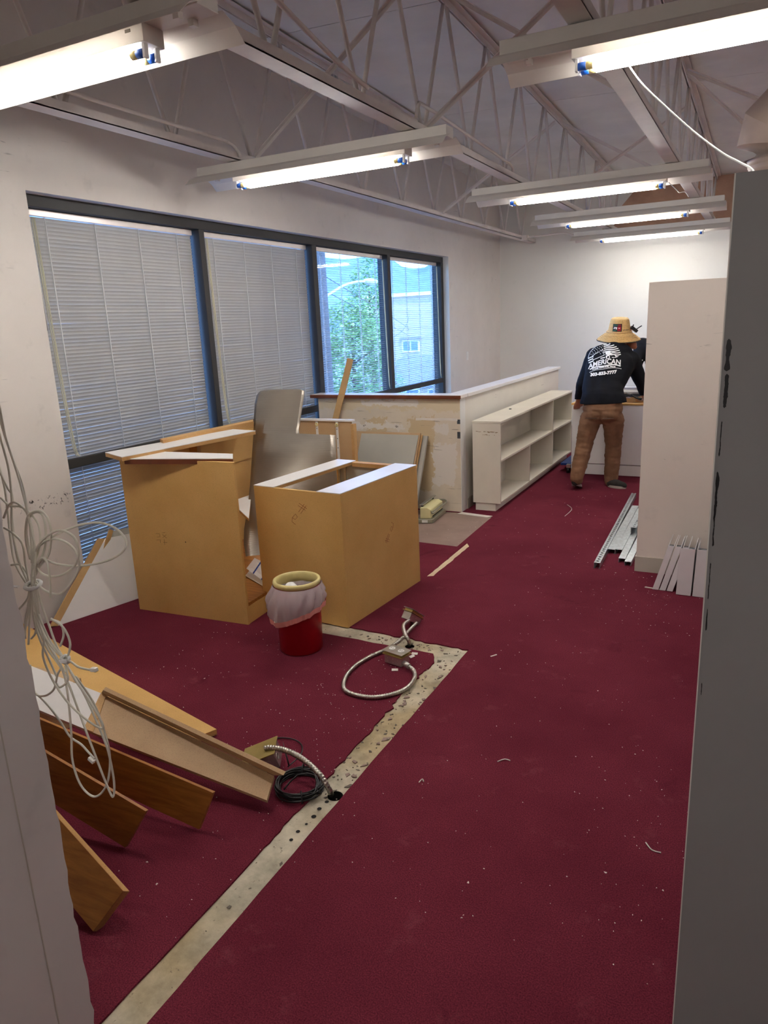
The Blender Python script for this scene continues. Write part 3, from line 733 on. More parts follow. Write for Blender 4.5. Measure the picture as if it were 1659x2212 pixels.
# --- ribbed grey sheet leaning behind the cabinets (notched top corner, curled foot)
sh = MB()
rows = []   # (z, y, xleft, xright)
prof = [(.03, 3.93, -3.13, -2.70), (.10, 3.98, -3.17, -2.68), (.20, 4.02, -3.235, -2.67), (.30, 4.05, -3.262, -2.66), (.44, 4.08, -3.262, -2.66), (.60, 4.16, -3.285, -2.65), (.80, 4.27, -3.33, -2.65), (.95, 4.36, -3.368, -2.665),
        (.952, 4.362, -3.369, -2.985), (1.05, 4.40, -3.385, -2.98), (1.16, 4.44, -3.395, -2.975), (1.22, 4.465, -3.39, -2.975), (1.25, 4.478, -3.36, -2.98), (1.262, 4.484, -3.31, -3.02)]
NX = 14
for (z, y, a, b) in prof:
    rows.append([])
    for k in range(NX+1):
        u = k/NX; x = a+(b-a)*u
        curl = .05*math.sin(u*PI*1.3+.4)*(1-.4*z)+(.10*(1-u)**3*max(0, (.45-z)/.45))
        yy = y+(max(4.33, y)-y)*u if z > .25 else y+.36*u
        rows[-1].append((x, yy-curl*(1-.6*u), z))
flat = [p for r in rows for p in r]
fs = [(i*(NX+1)+k, i*(NX+1)+k+1, (i+1)*(NX+1)+k+1, (i+1)*(NX+1)+k) for i in range(len(rows)-1) for k in range(NX)]
sh.add(flat, fs, True)
o = sh.build('ribbed_sheet', 'ribbed_sheet', None, (-3.0, 4.1, .02)); sm = o.modifiers.new('thick', 'SOLIDIFY'); sm.thickness = .004
tag(o, 'silvery ribbed plastic sheet with a notched corner leaning between the tan cabinets', 'sheet')

# --- chipboard side panel with white shelf standards, behind the ribbed sheet
sp = thing('cabinet_side', (-3.28, 5.2, 0), 'upright chipboard cabinet side with white hardware strips behind the ribbed sheet', 'panel')
MB().box(-3.58, -3.012, 5.2, 5.222, 0, .925).build('panel', 'chipboard', sp, None, .0015)
label_part(MB().box(-3.585, -2.995, 5.19, 5.245, .926, .94).build('top_edge', 'laminate_white', sp), 'white laminate top edge')
MB().box(-3.011, -2.985, 5.195, 5.245, 0, .905).build('broken_edge', 'fibre_edge', sp)
for x in (-3.545, -3.345, -3.145):
    s_ = MB().box(x-.012, x+.012, 5.194, 5.1995, .0, .92).build('shelf_standard', 'white_plastic', sp, None, .003)
    for z in (.70, .78, .86, .90): MB().cyl((x, 5.1932, z), (x, 5.194, z), .004, 8).build('screw', 'dark_hole', s_)
    if x > -3.5: MB().lathe((x, 5.192, .895), [(.016, 0), (.016, .004), (.007, .004)], 14, Matrix.Rotation(PI/2, 3, 'X')).build('grommet', 'rim_cream', s_)

# --- fibreboard batten leaning on the half wall
a = Vector((-3.519,5.925,1.057)); b = Vector((-3.411,5.95,1.401)); d = (b-a).normalized(); a0 = a-d*((a.z-.02)/d.z)
tag(MB().bar(a0, b, .062, .012, (0, 1, 0)).build('wood_batten', 'tan_stick', None, (a0.x, a0.y, 0)), 'tan wooden batten leaning upright against the half wall', 'batten')

# --- stack of grey panels leaning on the half wall
def lean(xl, xr, y0, y1, h, t, mat, lab, edge=None, dxt=.05):
    o = thing('leaning_panel', ((xl+xr)/2, y0, 0), lab, 'panel', 'panels leaning on the half wall')
    q = [(xl, y0, .004), (xr-dxt, y0, .004), (xr, y1, h), (xl+dxt, y1, h)]
    MB().slab(*q, t).build('board', mat, o, None, .001)
    if edge:
        n = Vector((0, h, -(y1-y0))).normalized()
        MB().slab((xr-dxt+.0006, y0-.0004, .004), (xr-dxt+.0006, y0+t*.98, .004), (xr+.0006, y1+t*.98, h), (xr+.0006, y1-.0004, h), .0005).build('wood_edge', edge, o)
    return o
lean(-3.34, -2.705, 5.60, 5.872, .718, .016, 'laminate_grey', 'foremost grey-green panel leaning on the half wall')
lean(-3.42, -2.690, 5.622, 5.892, .735, .014, 'chipboard', 'thin wood-edged board behind the foremost leaning panel')
lean(-3.30, -2.680, 5.645, 5.91, .715, .012, 'tan_stick', 'tan board sandwiched between the leaning grey panels')
lean(-3.45, -2.640, 5.70, 5.932, .705, .026, 'laminate_grey', 'rear grey panel leaning right against the half wall')

# --- heavy paper punch on the bare patch
pn = thing('paper_punch', (-2.5, 5.7, 0), 'cream and grey heavy-duty paper punch on the bare floor patch', 'punch')
Mp = frame_at((-2.585, 5.515, 0), (.145, .045), (-.03, .36))
MB().box(0, .145, 0, .38, -.003, .035, Mp).build('base', 'punch_grey', pn, None, .006)
MB().box(.05, .10, -.003, .0, .004, .026, Mp).build('label_plate', 'white_plastic', pn)
MB().add([Mp @ Vector(v) for v in [(.03, .015, .036), (.125, .015, .036), (.125, .015, .115), (.09, .015, .135), (.03, .015, .135), (.03, .35, .036), (.125, .35, .036), (.125, .35, .115), (.09, .35, .135), (.03, .35, .135)]],
        [(4, 3, 2, 1, 0), (5, 6, 7, 8, 9), (0, 1, 6, 5), (1, 2, 7, 6), (2, 3, 8, 7), (3, 4, 9, 8), (4, 0, 5, 9)]).build('body', 'punch_cream', pn, None, .006)
MB().box(.126, .134, .06, .34, .085, .095, Mp).build('guide_bar', 'box_steel', pn)
MB().box(.126, .13, .05, .33, .045, .052, Mp).build('guide_bar', 'wire_dark', pn)
MB().box(.02, .05, .03, .40, .150, .158, Mp).build('lever', 'box_steel', pn, None, .002)
for y in (.05, .33): MB().box(.03, .045, y, y+.02, .135, .152, Mp).build('lever_post', 'wire_dark', pn)
MB().tube(spline([Mp @ Vector(v) for v in [(.13, .02, .10), (.15, .0, .09), (.155, .2, .10), (.155, .36, .10), (.12, .42, .11), (.06, .42, .11)]], 6), .007, 8).build('handle', 'punch_grey', pn)

# --- long cream bookcase
bk = thing('low_bookcase', (-2.14, 7.7, 0), 'long low cream bookcase with open shelves along the half wall', 'bookcase')
bx0, bx1, by0, by1, bh = -2.272, -2.01, 6.10, 8.86, .825
MB().box(bx0, bx1, by0, by0+.02, .072, bh-.019).build('end_panel', 'laminate_cream', bk, None, .0015)
MB().box(bx0, bx1, by1-.02, by1, .072, bh-.019).build('end_panel', 'laminate_cream', bk, None, .0015)
MB().box(bx0-.003, bx1+.004, by0-.003, by1+.003, bh-.018, bh).build('top', 'laminate_cream', bk, None, .0015)
MB().box(bx0, bx0+.008, by0+.02, by1-.02, .073, bh-.019).build('back_panel', 'laminate_cream', bk)
MB().box(bx0+.008, bx1, by0+.02, by1-.02, .072, .09).build('bottom', 'laminate_cream', bk)
MB().box(bx0+.008, bx1-.001, by0+.02, by1-.02, .455, .473).build('shelf', 'laminate_cream', bk)
for y in (7.03, 7.95): MB().box(bx0+.008, bx1-.001, y, y+.018, .09, .455).build('divider', 'laminate_cream', bk)
MB().box(bx0+.008, bx1-.001, 7.95, 7.968, .473, bh-.019).build('divider', 'laminate_cream', bk)
MB().box(bx0+.02, bx1-.05, by0+.012, by1-.02, 0, .071).build('toe_kick', 'laminate_cream', bk)
m = MB()
for k in range(26):
    x = bx0+.03+.2*random.random(); z = random.choice((.725, .728, .70))+random.uniform(-.004, .004)
    m.box(x, x+random.uniform(.005, .025), by0-.0006, by0, z, z+random.uniform(.001, .005))
m.build('scuff_marks', 'soft_pencil', bk)
tag(MB().box(-2.20, -2.18, 6.95, 6.97, bh+.001, bh+.008).build('loose_clip', 'wire_dark', None, (-2.19, 6.96, bh)), 'tiny dark clip lying on top of the cream bookcase', 'clip')

# --- white desk the workers stand at
dk = thing('white_desk', (-1.3, 8.2, 0), 'white desk with a wooden top edge in front of the man in the straw hat', 'desk')
MB().box(-1.79, .2, 7.90, 7.918, .13, .765).build('front_panel', 'laminate_white', dk, None, .0015)
MB().box(-1.79, .2, 7.905, 7.92, .01, .122).build('kick_panel', 'laminate_white', dk)
MB().box(-1.79, -1.772, 7.92, 8.6, .02, .765).build('side_panel', 'laminate_white', dk, None, .0015)
MB().box(-1.79, .2, 8.60, 8.62, .02, .765).build('back_panel', 'laminate_white', dk)
MB().box(-1.80, .21, 7.892, 8.63, .766, .784).build('top', 'fibreboard', dk, None, .002)
cr = thing('stacked_crate', (-1.3, 8.2, .785), 'open wooden tray on the white desk beside the man', 'tray')
MB().box(-1.55, -1.15, 8.0, 8.02, .785, .83).build('tray_side', 'tan_stick', cr); MB().box(-1.55, -1.15, 8.4, 8.42, .785, .83).build('tray_side', 'tan_stick', cr)
MB().slab((-1.15, 8.0, .785), (-.95, 8.25, .785), (-.95, 8.25, .84), (-1.15, 8.0, .84), .02).build('tray_end', 'tan_stick', cr)
tag(MB().box(-1.5, -1.10, 8.45, 8.58, .785, .90).build('paper_stack', 'paper', None, (-1.3, 8.5, .785), .004), 'tall stack of white paper at the back of the desk', 'paper')
tag(MB().box(-1.42, -1.09, 8.05, 8.3, .87, .89).build('flat_box', 'laminate_grey', None, (-1.25, 8.15, .87), .003), 'flat pale box on top of the pile on the desk', 'box')
tag(MB().box(-1.42, -1.12, 8.08, 8.3, .832, .868).build('dark_binder', 'binder_inside', None, (-1.25, 8.15, .83), .003), 'dark folder under the flat box on the desk', 'folder')
m = MB(); rnd = random.Random(3); n = 20
pts = [[(-1.30+.22*(i/n-.5)*2, 8.04-.03*math.sin(j/6*PI), .79+.07*j/6*(.4+.6*abs(noise.noise(Vector((i*.5, j*.6, 1)))))) for j in range(7)] for i in range(n+1)]
m.add([p for r in pts for p in r], [(i*7+j, (i+1)*7+j, (i+1)*7+j+1, i*7+j+1) for i in range(n) for j in range(6)], True)
o = tag(m.build('plastic_wrap', 'bag_film', None, (-1.3, 8.03, .785)), 'crumpled clear plastic wrap on the desk', 'wrap'); o.modifiers.new('t', 'SOLIDIFY').thickness = .003
pl_ = thing('pliers', (-1.14, 8.06, .80), 'dark pliers lying on the papers on the desk', 'pliers')
for s in (-1, 1): MB().tube(spline([(-1.20, 8.0+.01*s, .87), (-1.15, 7.99+.025*s, .84), (-1.09, 7.985+.03*s, .82)], 6), .008, 8).build('handle', 'black_plastic', pl_)
MB().bar((-1.20, 8.0, .87), (-1.24, 8.0, .88), .02, .014).build('jaw', 'box_steel', pl_)
dl = thing('furniture_dolly', (-1.80, 8.05, 0), 'blue moving dolly peeking out under the left end of the white desk', 'dolly')
MB().box(-1.93, -1.80, 8.0, 8.5, .075, .10).build('deck', 'blue_steel', dl, None, .004)
MB().box(-1.85, -1.805, 7.93, 7.975, .06, .10).build('bracket', 'box_steel', dl, None, .002)
for y in (7.95, 8.42): MB().cyl((-1.845, y, .03), (-1.815, y, .03), .03, 16).build('caster', 'black_plastic', dl)

# --- steel channels on the carpet
def channel(p, q, w, h, z, holes, label, lip=True):
    p, q = Vector((*p, z)), Vector((*q, z)); d = (q-p).normalized(); L = (q-p).length
    Mx = frame_at((p.x, p.y, z), (d.y, -d.x), (d.x, d.y)); T = .0028
    o = thing('steel_channel', ((p.x+q.x)/2, (p.y+q.y)/2, z), label, 'channel', 'steel channels beside the white partition')
    m = MB(); m.box(-w/2, -w/2+T, 0, L, 0, h, Mx); m.box(w/2-T, w/2, 0, L, 0, h, Mx)
    m.box(-w/2+T, -w/2+T+.006, 0, L, 0, T, Mx); m.box(w/2-T-.006, w/2-T, 0, L, 0, T, Mx)
    m.build('flange', 'galvanised', o)
    m = MB()
    if holes:
        m.box(-w/2+T, -.008, 0, L, h-T, h, Mx); m.box(.008, w/2-T, 0, L, h-T, h, Mx)
        y = 0
        while y < L:
            m.box(-.008, .008, y, min(L, y+.027), h-T, h, Mx); y += .048
    else: m.box(-w/2+T, w/2-T, 0, L, h-T, h, Mx)
    m.build('web', 'galvanised', o); return o
channel((-0.905,4.845), (-.985, 7.0), .042, .042, 0, True, 'perforated steel channel, the leftmost on the carpet')
channel((-0.874,5.206), (-.905, 6.55), .055, .034, 0, False, 'plain galvanised channel next to the perforated one')
channel((-0.822,5.213), (-.845, 6.45), .05, .036, 0, False, 'second plain galvanised channel from the perforated one')
channel((-0.769,5.031), (-.80, 6.4), .046, .030, 0, False, 'third plain galvanised channel, closer to the partition')
channel((-0.72,4.975), (-.735, 6.5), .044, .030, .0, False, 'galvanised channel lying against the partition base')
channel((-0.79,5.674), (-.80, 6.6), .042, .042, .038, True, 'short perforated channel lying across the plain ones')

# --- ring binders against the partition
def binder(x, y, w, lean_x, h, label):
    o = thing('ring_binder', (x+w/2, y, 0), label, 'binder', 'white ring binders by the partition')
    sk = Matrix.Identity(4); sk[0][2] = lean_x
    Mx = Matrix.Translation((x, y, .003)) @ sk
    MB().box(0, w, 0, .004, 0, h, Mx).build('spine', 'binder_white', o, None, .001)
    MB().box(0, .004, .004, .265, 0, h, Mx).build('cover', 'binder_white', o, None, .001)
    MB().box(w-.004, w, .004, .265, 0, h, Mx).build('cover', 'binder_white', o, None, .001)
    MB().box(.006, w-.006, .02, .10, h*.05, h-.02, Mx).build('inner_pocket', 'binder_inside', o)
    r_ = MB().box(w*.35, w*.65, .006, .012, .03, h-.03, Mx).build('ring_bar', 'box_steel', o)
    for z in (.06, h/2, h-.012):
        MB().tube([Mx @ Vector((w*.5+w*.35*math.cos(a), .03+.022*math.sin(a), z)) for a in [2*PI*k/12 for k in range(12)]], .0015, 5, True).build('ring', 'box_steel', r_)
    return o
bl = ['leftmost thin white ring binder leaning right', 'middle thin white ring binder leaning right', 'third thin white ring binder leaning on the thick ones', 'thick white ring binder standing upright beside the thin ones', 'thick white ring binder half hidden by the grey partition']
for k, x in enumerate((-.505, -.463, -.421)): binder(x, 4.56, .036, .27, .295, bl[k])
binder(-.362, 4.52, .085, .03, .30, bl[3]); binder(-.268, 4.52, .085, .035, .30, bl[4])
tag(MB().bar((-0.553,4.586,0.002), (-0.465,4.575,0.002), .012, .004).build('plastic_sliver', 'grey_vinyl', None, (-0.511,4.59,0.0)), 'grey plastic sliver on the carpet beside the binders', 'scrap')
tag(MB().bar((-1.137,3.282,0.002), (-1.115,3.314,0.002), .006, .003).build('wood_sliver', 'debris_white', None, (-1.128,3.301,0.0)), 'pale wood sliver on the carpet right of the concrete corner', 'scrap')

# --- white boards slumped under the window
wbd = thing('white_board', (-3.68, 2.98, 0), 'white laminate board with a wooden edge slumped under the near blind', 'board')
BL, BR, TL = Vector((-3.708,2.696,0.0)), Vector((-3.573,3.248,0.0)), Vector((-3.79,3.207,0.405)); TL.x = -3.785
MB().slab(BL, BR, BR+(TL-BL)*.93, TL, .018).build('face', 'laminate_white', wbd, None, .002)
e0, e1 = BL, TL; n_ = (BR-BL).cross(TL-BL).normalized()
dirL = Vector((-.012, -.045, .012))
MB().slab(e0+dirL, e0-n_*-.0005, e1-n_*-.0005, e1+dirL, .016).build('wood_edge', 'tan_stick', wbd)
wb2 = thing('white_board', (-3.72, 3.3, 0), 'second white laminate board tucked behind the slumped one', 'board')
d2 = Vector((-.02, .07, .03))
MB().slab(BL+d2+Vector((-.02, .1, 0)), BR+d2*1+Vector((-.02, .1, 0)), BR+(TL-BL)*.93+d2, TL+d2, .01).build('face', 'laminate_grey', wb2)
MB().bar(TL+Vector((.005, .055, .045)), TL+Vector((.02, -.10, -.16)), .03, .012, (1, 0, 0)).build('wood_edge', 'tan_stick', wb2)
tub = thing('yellow_tub', (-4.03,2.782,0.0), 'pale yellow plastic tub behind the hanging cables', 'tub')
c = Vector((-3.995,2.755,0.0))
MB().lathe(c, [(.0, .004), (.10, .004), (.13, .09), (.135, .095), (.125, .09), (.095, .012), (0, .012)], 24).build('shell', 'yellow_plastic', tub)
MB().lathe(c, [(.132, .092), (.142, .097), (.142, .103), (.132, .101)], 24).build('rim', 'yellow_plastic', tub)

# --- heap of dismantled boards beside the cut partition
def slabthing(name, br, tr, tl, t, face, core, lab, cat='board', grp='dismantled boards heaped by the cut partition', ext=0.0):
    br, tr, tl = Vector(br), Vector(tr), Vector(tl); tl = tl+(tl-tr)*ext; bl_ = br+(tl-tr)
    o = thing(name, br, lab, cat, grp)
    n = (tr-br).cross(tl-br).normalized()
    if n.z < 0: n = -n
    q = [br, tr, tl, bl_] if (tr-br).cross(bl_-br).dot(n) > 0 else [br, bl_, tl, tr]
    MB().slab(*q, .003).build('face', face, o)
    MB().slab(*[p-n*.0032 for p in q], t).build('core', core, o)
    return o
slabthing('drawer_front', (-1.617,1.122,0.012), (-1.57,1.208,0.1), (-1.902,1.262,0.22), .03, 'stained_wood', 'fibre_edge', 'stained wooden board nearest the camera, jutting from behind the cut partition', ext=.9)
slabthing('drawer_front', (-1.802,1.422,0.012), (-1.726,1.464,0.15), (-2.18,1.447,0.27), .010, 'stained_wood', 'stained_wood', 'stained wooden board second from the camera in the heap', ext=.5)
slabthing('drawer_front', (-1.631,1.598,0.012), (-1.581,1.635,0.15), (-2.412,1.606,0.26), .010, 'stained_wood', 'stained_wood', 'long stained wooden board below the chipboard trough', ext=.3)
# chipboard trough: face, top flange, end block and white laminate half
tr_ = thing('chipboard_trough', (-1.504,1.819,0.02), 'chipboard L-shaped trough with a white half on top of the heap', 'board', 'dismantled boards heaped by the cut partition')
BRp, TRp, BLp, TLp = Vector((-1.472,1.786,0.05)), Vector((-1.501,1.877,0.085)), Vector((-2.338,1.738,0.16)), Vector((-2.404,1.899,0.224))
MB().slab(BRp, TRp, TLp, BLp, .016).build('trough_face', 'chipboard', tr_)
up = Vector((.0, .0, .0)); fl = Vector((.06, -.055, .035))
fl = Vector((-1.439,1.853,0.12))-TRp
MB().slab(TRp+Vector((0, 0, .002)), TRp+fl, TLp+fl*.45+Vector((0, .0, .012)), TLp+Vector((0, 0, .002)), .016).build('trough_flange', 'chipboard', tr_)
e1 = (BRp-BLp).normalized()*.05
MB().slab(BLp+e1*-.0+Vector((0, 0, .003)), BLp+e1+Vector((0, 0, .003)), TLp+e1*.6+Vector((0, 0, .006)), TLp+Vector((0, 0, .006)), .02).build('end_block', 'fibre_edge', tr_)
out = (BLp-BRp).normalized()
w0, w1 = BLp, TLp
MB().slab(w0+Vector((0, 0, .001)), w1+Vector((0, 0, .001)), w1+out*.75+Vector((0, 0, .02)), w0+out*.75+Vector((0, 0, .02)), .018).build('white_face', 'laminate_white', tr_)
pk = thing('long_plank', (-2.004,2.126,0.0), 'long fibreboard plank lying behind the chipboard trough', 'plank', 'dismantled boards heaped by the cut partition')
a, b = Vector((-1.983,2.118,0.03)), Vector((-3.234,2.362,0.1)); d = (b-a); e = Vector((-.12, -.26, .0))*.9
b = a+d*1.35
MB().slab(a, b, b+e*1.3, a+e, .02).build('face', 'fibreboard', pk)
MB().slab(a+Vector((0, 0, -.021)), b+Vector((0, 0, -.021)), b+e*1.3+Vector((0, 0, -.021)), a+e+Vector((0, 0, -.021)), .006).build('edge_band', 'fibre_edge', pk)
# prop that carries the raised ends, out of sight behind the partition
pr_ = thing('prop_block', (-2.75, 1.55, 0), 'wooden block the heaped boards rest on, mostly hidden by the cut partition', 'block')
MB().box(-2.95, -2.65, 1.05, 2.0, 0, .20).build('body', 'chipboard', pr_, None, .003)

# ================================================================== SMALL THINGS ON THE FLOOR
# --- red waste bin with liner
bc = Vector((-2.13,3.007,0.0)); R0 = .117
bn = thing('waste_bin', bc, 'round red waste bin with a cream rim and white liner in front of the cabinet', 'bin')
MB().lathe(bc, [(0, .006), (R0-.012, .006), (R0-.004, .0), (R0, .006), (R0+.003, .20), (R0+.004, .385), (R0-.002, .385), (R0-.003, .20), (R0-.008, .012), (0, .012)], 48).build('bucket', 'red_plastic', bn)
MB().lathe(bc, [(R0+.002, .372), (R0+.009, .378), (R0+.012, .390), (R0+.009, .400), (R0, .403), (R0-.006, .398), (R0-.009, .385), (R0-.010, .335), (R0-.007, .335), (R0-.004, .372)], 48).build('rim', 'rim_cream', bn)['label'] = 'chipped cream rim'
m = MB(); n = 72; prof = []
import math as _m
def skirt(th, u):      # u 0 at rim, 1 at hem
    low = .118+.050*_m.cos(th-4.25)+.008*_m.sin(3*th+1)
    fold = .014*abs(_m.sin(6*th+2.5*u))-.009+.010*_m.sin(15*th+4*u)*(1-.3*u)+.006*_m.sin(31*th-5*u)
    r = R0+.013+(.022*u**.8+.010*_m.sin(PI*u))*(1+.35*_m.cos(th-4.25))+fold*min(1, u*2.2)*(1-.55*(u > .95))
    return r, .375-low*u
rows = 9
for i in range(rows):
    u = i/(rows-1)
    for k in range(n):
        th = 2*PI*k/n; r, z = skirt(th, u); m.v.append((bc.x+r*_m.cos(th), bc.y+r*_m.sin(th), z))
for i in range(rows-1):
    for k in range(n): m.f.append([i*n+k, i*n+(k+1) % n, (i+1)*n+(k+1) % n, (i+1)*n+k]); m.sm.append(True)
lin = m.build('liner', 'bag_film', bn); label_part(lin, 'crumpled white plastic liner')
m = MB()
for i in range(3):
    for k in range(n):
        th = 2*PI*k/n; r, z = skirt(th, 1.0); r += .004+.003*_m.sin(6*th); z -= .030*(i/2)
        m.v.append((bc.x+(r-.004*(i/2))*_m.cos(th), bc.y+(r-.004*(i/2))*_m.sin(th), z+.004))
for i in range(2):
    for k in range(n): m.f.append([i*n+k, i*n+(k+1) % n, (i+1)*n+(k+1) % n, (i+1)*n+k]); m.sm.append(False)
label_part(m.build('drawstring_hem', 'pink_plastic', lin), 'pink drawstring hem')
m = MB(); rows = 6
for i in range(rows):
    u = i/(rows-1)
    for k in range(n):
        th = 2*PI*k/n; r = (R0-.012)*(1-.25*u)-.010*abs(_m.sin(5*th+2*u)); z = .352-.20*u+.012*_m.sin(4*th)*u
        m.v.append((bc.x+r*_m.cos(th), bc.y+r*_m.sin(th), z))
for i in range(rows-1):
    for k in range(n): m.f.append([i*n+k, (i+1)*n+k, (i+1)*n+(k+1) % n, i*n+(k+1) % n]); m.sm.append(True)
m.build('inner_liner', 'bag_film', lin)
m = MB(); m.lathe((bc.x-.035, bc.y-.01, .30), [(0, .075), (.02, .073), (.035, .055), (.045, .02), (.05, -.03)], 14); m.build('crumpled_tissue', 'paper', bn)

# --- flexible conduit
def flex(pts, r, name, parent, pitch=.012):
    P = resample(spline(pts, 14), pitch/4)
    rs = [r*(1.0, .97, .74, .97)[i % 4] for i in range(len(P))]
    return MB().tube(P, rs, 12).build(name, 'conduit', parent)
def outlet_box(o, M, w, d, h, duplex=True):
    MB().box(-w/2, w/2, -d/2, d/2, 0, h, M).build('box_body', 'box_steel', o, None, .002)
    k = MB().box(-w*.58, w*.58, -d*.62, d*.62, h+.001, h+.006, M).build('mud_ring', 'brass', o, None, .001)
    MB().box(-w*.50, w*.50, -d*.50, d*.50, h+.0065, h+.018, M).build('extension', 'brass', o, None, .001)
    c = MB().box(-w*.60, w*.60, -d*.60, d*.60, h+.0185, h+.022, M).build('cover_plate', 'box_steel', o, None, .001)
    if duplex:
        for s in (-1, 1):
            f = MB()
            f.add([M @ Vector((s*w*.27+.017*math.cos(2*PI*i/16), .017*math.sin(2*PI*i/16), z)) for z in (h+.022, h+.0245) for i in range(16)],
                  [list(range(16, 32))]+[(i, (i+1) % 16, 16+(i+1) % 16, 16+i) for i in range(16)])
            fo = f.build('receptacle', 'white_plastic', c)
            MB().box(s*w*.27-.007, s*w*.27-.005, -.006, .006, h+.0246, h+.0250, M).build('contact_slot', 'dark_hole', o)
            MB().box(s*w*.27+.005, s*w*.27+.007, -.005, .005, h+.0246, h+.0250, M).build('contact_slot', 'dark_hole', o)
    for s in (-1, 1):
        for z in (.25, .65):
            for x in (-.3, .0, .3): MB().cyl(M @ Vector((x*w, s*(d/2+.0006), z*h)), M @ Vector((x*w, s*d/2, z*h)), .0022, 6).build('screw', 'white_plastic', o)
fc = thing('flexible_conduit', (-1.58,3.228,0.0), 'looped steel flexible conduit with two outlet boxes near the concrete corner', 'conduit')
b1 = Vector((-1.658,3.432,0.02))
M1 = Matrix.Translation(Vector((-1.696,3.487,0.0))+Vector((0, 0, .026))) @ Matrix.Rotation(math.radians(72), 4, 'Z') @ Matrix.Rotation(math.radians(38), 4, 'Y')
# boxes belong to the conduit run
outlet_box(fc, M1, .105, .06, .045)
b2 = Vector((-1.559,3.035,0.0))
M2 = Matrix.Translation(b2+Vector((0, 0, .004))) @ Matrix.Rotation(math.radians(-12), 4, 'Z')
outlet_box(fc, M2, .108, .070, .048)
z0 = .0125
flex([(-1.629,3.334,-0.05), (-1.577,3.218,0.04), (-1.613,3.243,0.075), (-1.655,3.321,0.08), (-1.674,3.432,0.06)], .0108, 'conduit_hose', fc)
flex([(-1.623,3.422,0.055), (-1.624,3.325,0.05), (-1.631,3.221,0.035), (-1.667,3.132,0.016), (-1.712,3.027,0.012), (-1.733,2.905,0.012), (-1.721,2.79,0.012), (-1.686,2.702,0.012), (-1.644,2.656,0.012), (-1.575,2.641,0.012), (-1.494,2.656,0.012), (-1.423,2.719,0.012), (-1.389,2.8,0.012), (-1.397,2.897,0.012), (-1.426,2.956,0.016), (-1.462,2.978,0.024), (-1.494,2.991,0.03)], .0108, 'conduit_hose', fc)
MB().cyl((-1.461,2.975,0.026), (-1.499,2.99,0.032), .0145, 12).build('connector', 'box_steel', fc)
for p, r in (((-1.532,2.954,0.004), .4), ((-1.516,3.124,0.004), 1.2), ((-1.517,3.161,0.003), .2)):
    MB().box(-.016, .016, -.008, .008, 0, .002, Matrix.Translation(p) @ Matrix.Rotation(r, 4, 'Z') @ Matrix.Rotation(.3, 4, 'X')).build('torn_tape', 'debris_white', fc)

fc2 = thing('flexible_conduit', HOLE1, 'steel flexible conduit rising from the concrete strip into a steel box', 'conduit')
flex([(-1.352,2.028,-0.06), (-1.313,1.965,0.01), (-1.318,1.95,0.05), (-1.351,1.955,0.085), (-1.412,1.973,0.105), (-1.482,1.989,0.115), (-1.555,2.0,0.112), (-1.612,1.997,0.105), (-1.628,1.988,0.1)], .0112, 'conduit_hose', fc2)
Mb = Matrix.Translation(Vector((-1.645,1.998,0.05))) @ Matrix.Rotation(math.radians(30), 4, 'Z') @ Matrix.Rotation(math.radians(-20), 4, 'Y')
MB().box(-.065, .065, -.055, .055, -.035, .03, Mb).build('box_body', 'box_steel', fc2, None, .002)
MB().box(-.072, .072, -.062, .062, .031, .035, Mb).build('cover_plate', 'brass', fc2, None, .001)
for x in (-.03, .03):
    c = Mb @ Vector((x, -.0556, -.003)); MB().tube([Mb @ Vector((x+.012*math.cos(2*PI*k/16), -.0556, -.003+.012*math.sin(2*PI*k/16))) for k in range(16)], .0012, 4, True).build('knockout', 'box_steel', fc2)
for y in (-.025, .025): MB().tube([Mb @ Vector((.0656, y+.012*math.cos(2*PI*k/16), -.003+.012*math.sin(2*PI*k/16))) for k in range(16)], .0012, 4, True).build('knockout', 'box_steel', fc2)

# --- coil of black cable
cc = Vector((-1.447,1.958,0.0)); co = thing('cable_coil', cc, 'coil of thin black cable with ties next to the concrete strip', 'cable')
rnd = random.Random(5); pts = []
for k in range(13*26):
    a = 2*PI*k/26; t = k//26; r = .078+.004*(t % 5)+.004*math.sin(a*1.0+t*2.1)+.003*math.sin(2*a+t)
    ex = .006*math.sin(t*1.7); ey = .006*math.cos(t*2.3)
    pts.append((cc.x+ex+r*math.cos(a)*1.02, cc.y+ey+r*math.sin(a)*.98, .005+.0055*(t//3)+.003*math.sin(a*3+t)))
pts += [(cc.x+.04, cc.y+.05, .03), (cc.x-.02, cc.y+.02, .035), (cc.x-.03, cc.y-.06, .02)]
MB().tube(spline(pts, 2), .0033, 6).build('cable', 'black_plastic', co)
MB().tube(spline([(-1.537,2.013,0.03), (-1.544,2.081,0.02), (-1.56,2.144,0.01), (-1.601,2.199,0.006), (-1.659,2.216,0.006), (-1.719,2.198,0.006), (-1.743,2.157,0.006)], 8), .0028, 6).build('loose_end', 'black_plastic', co)
for a in (2.0, -.9):
    c = cc+Vector((.088*math.cos(a), .088*math.sin(a), .016)); d = Vector((math.cos(a), math.sin(a), 0))
    MB().tube([c+d*.022*math.cos(b)+Vector((0, 0, .020*math.sin(b))) for b in [2*PI*k/14 for k in range(14)]], .003, 6, True).build('cable_tie', 'black_plastic', co)
MB().tube([(-1.537,2.02,0.03), (-1.563,2.042,0.06), (-1.599,2.075,0.09)], [.003, .0028, .001], 6).build('tie_tail', 'black_plastic', co)

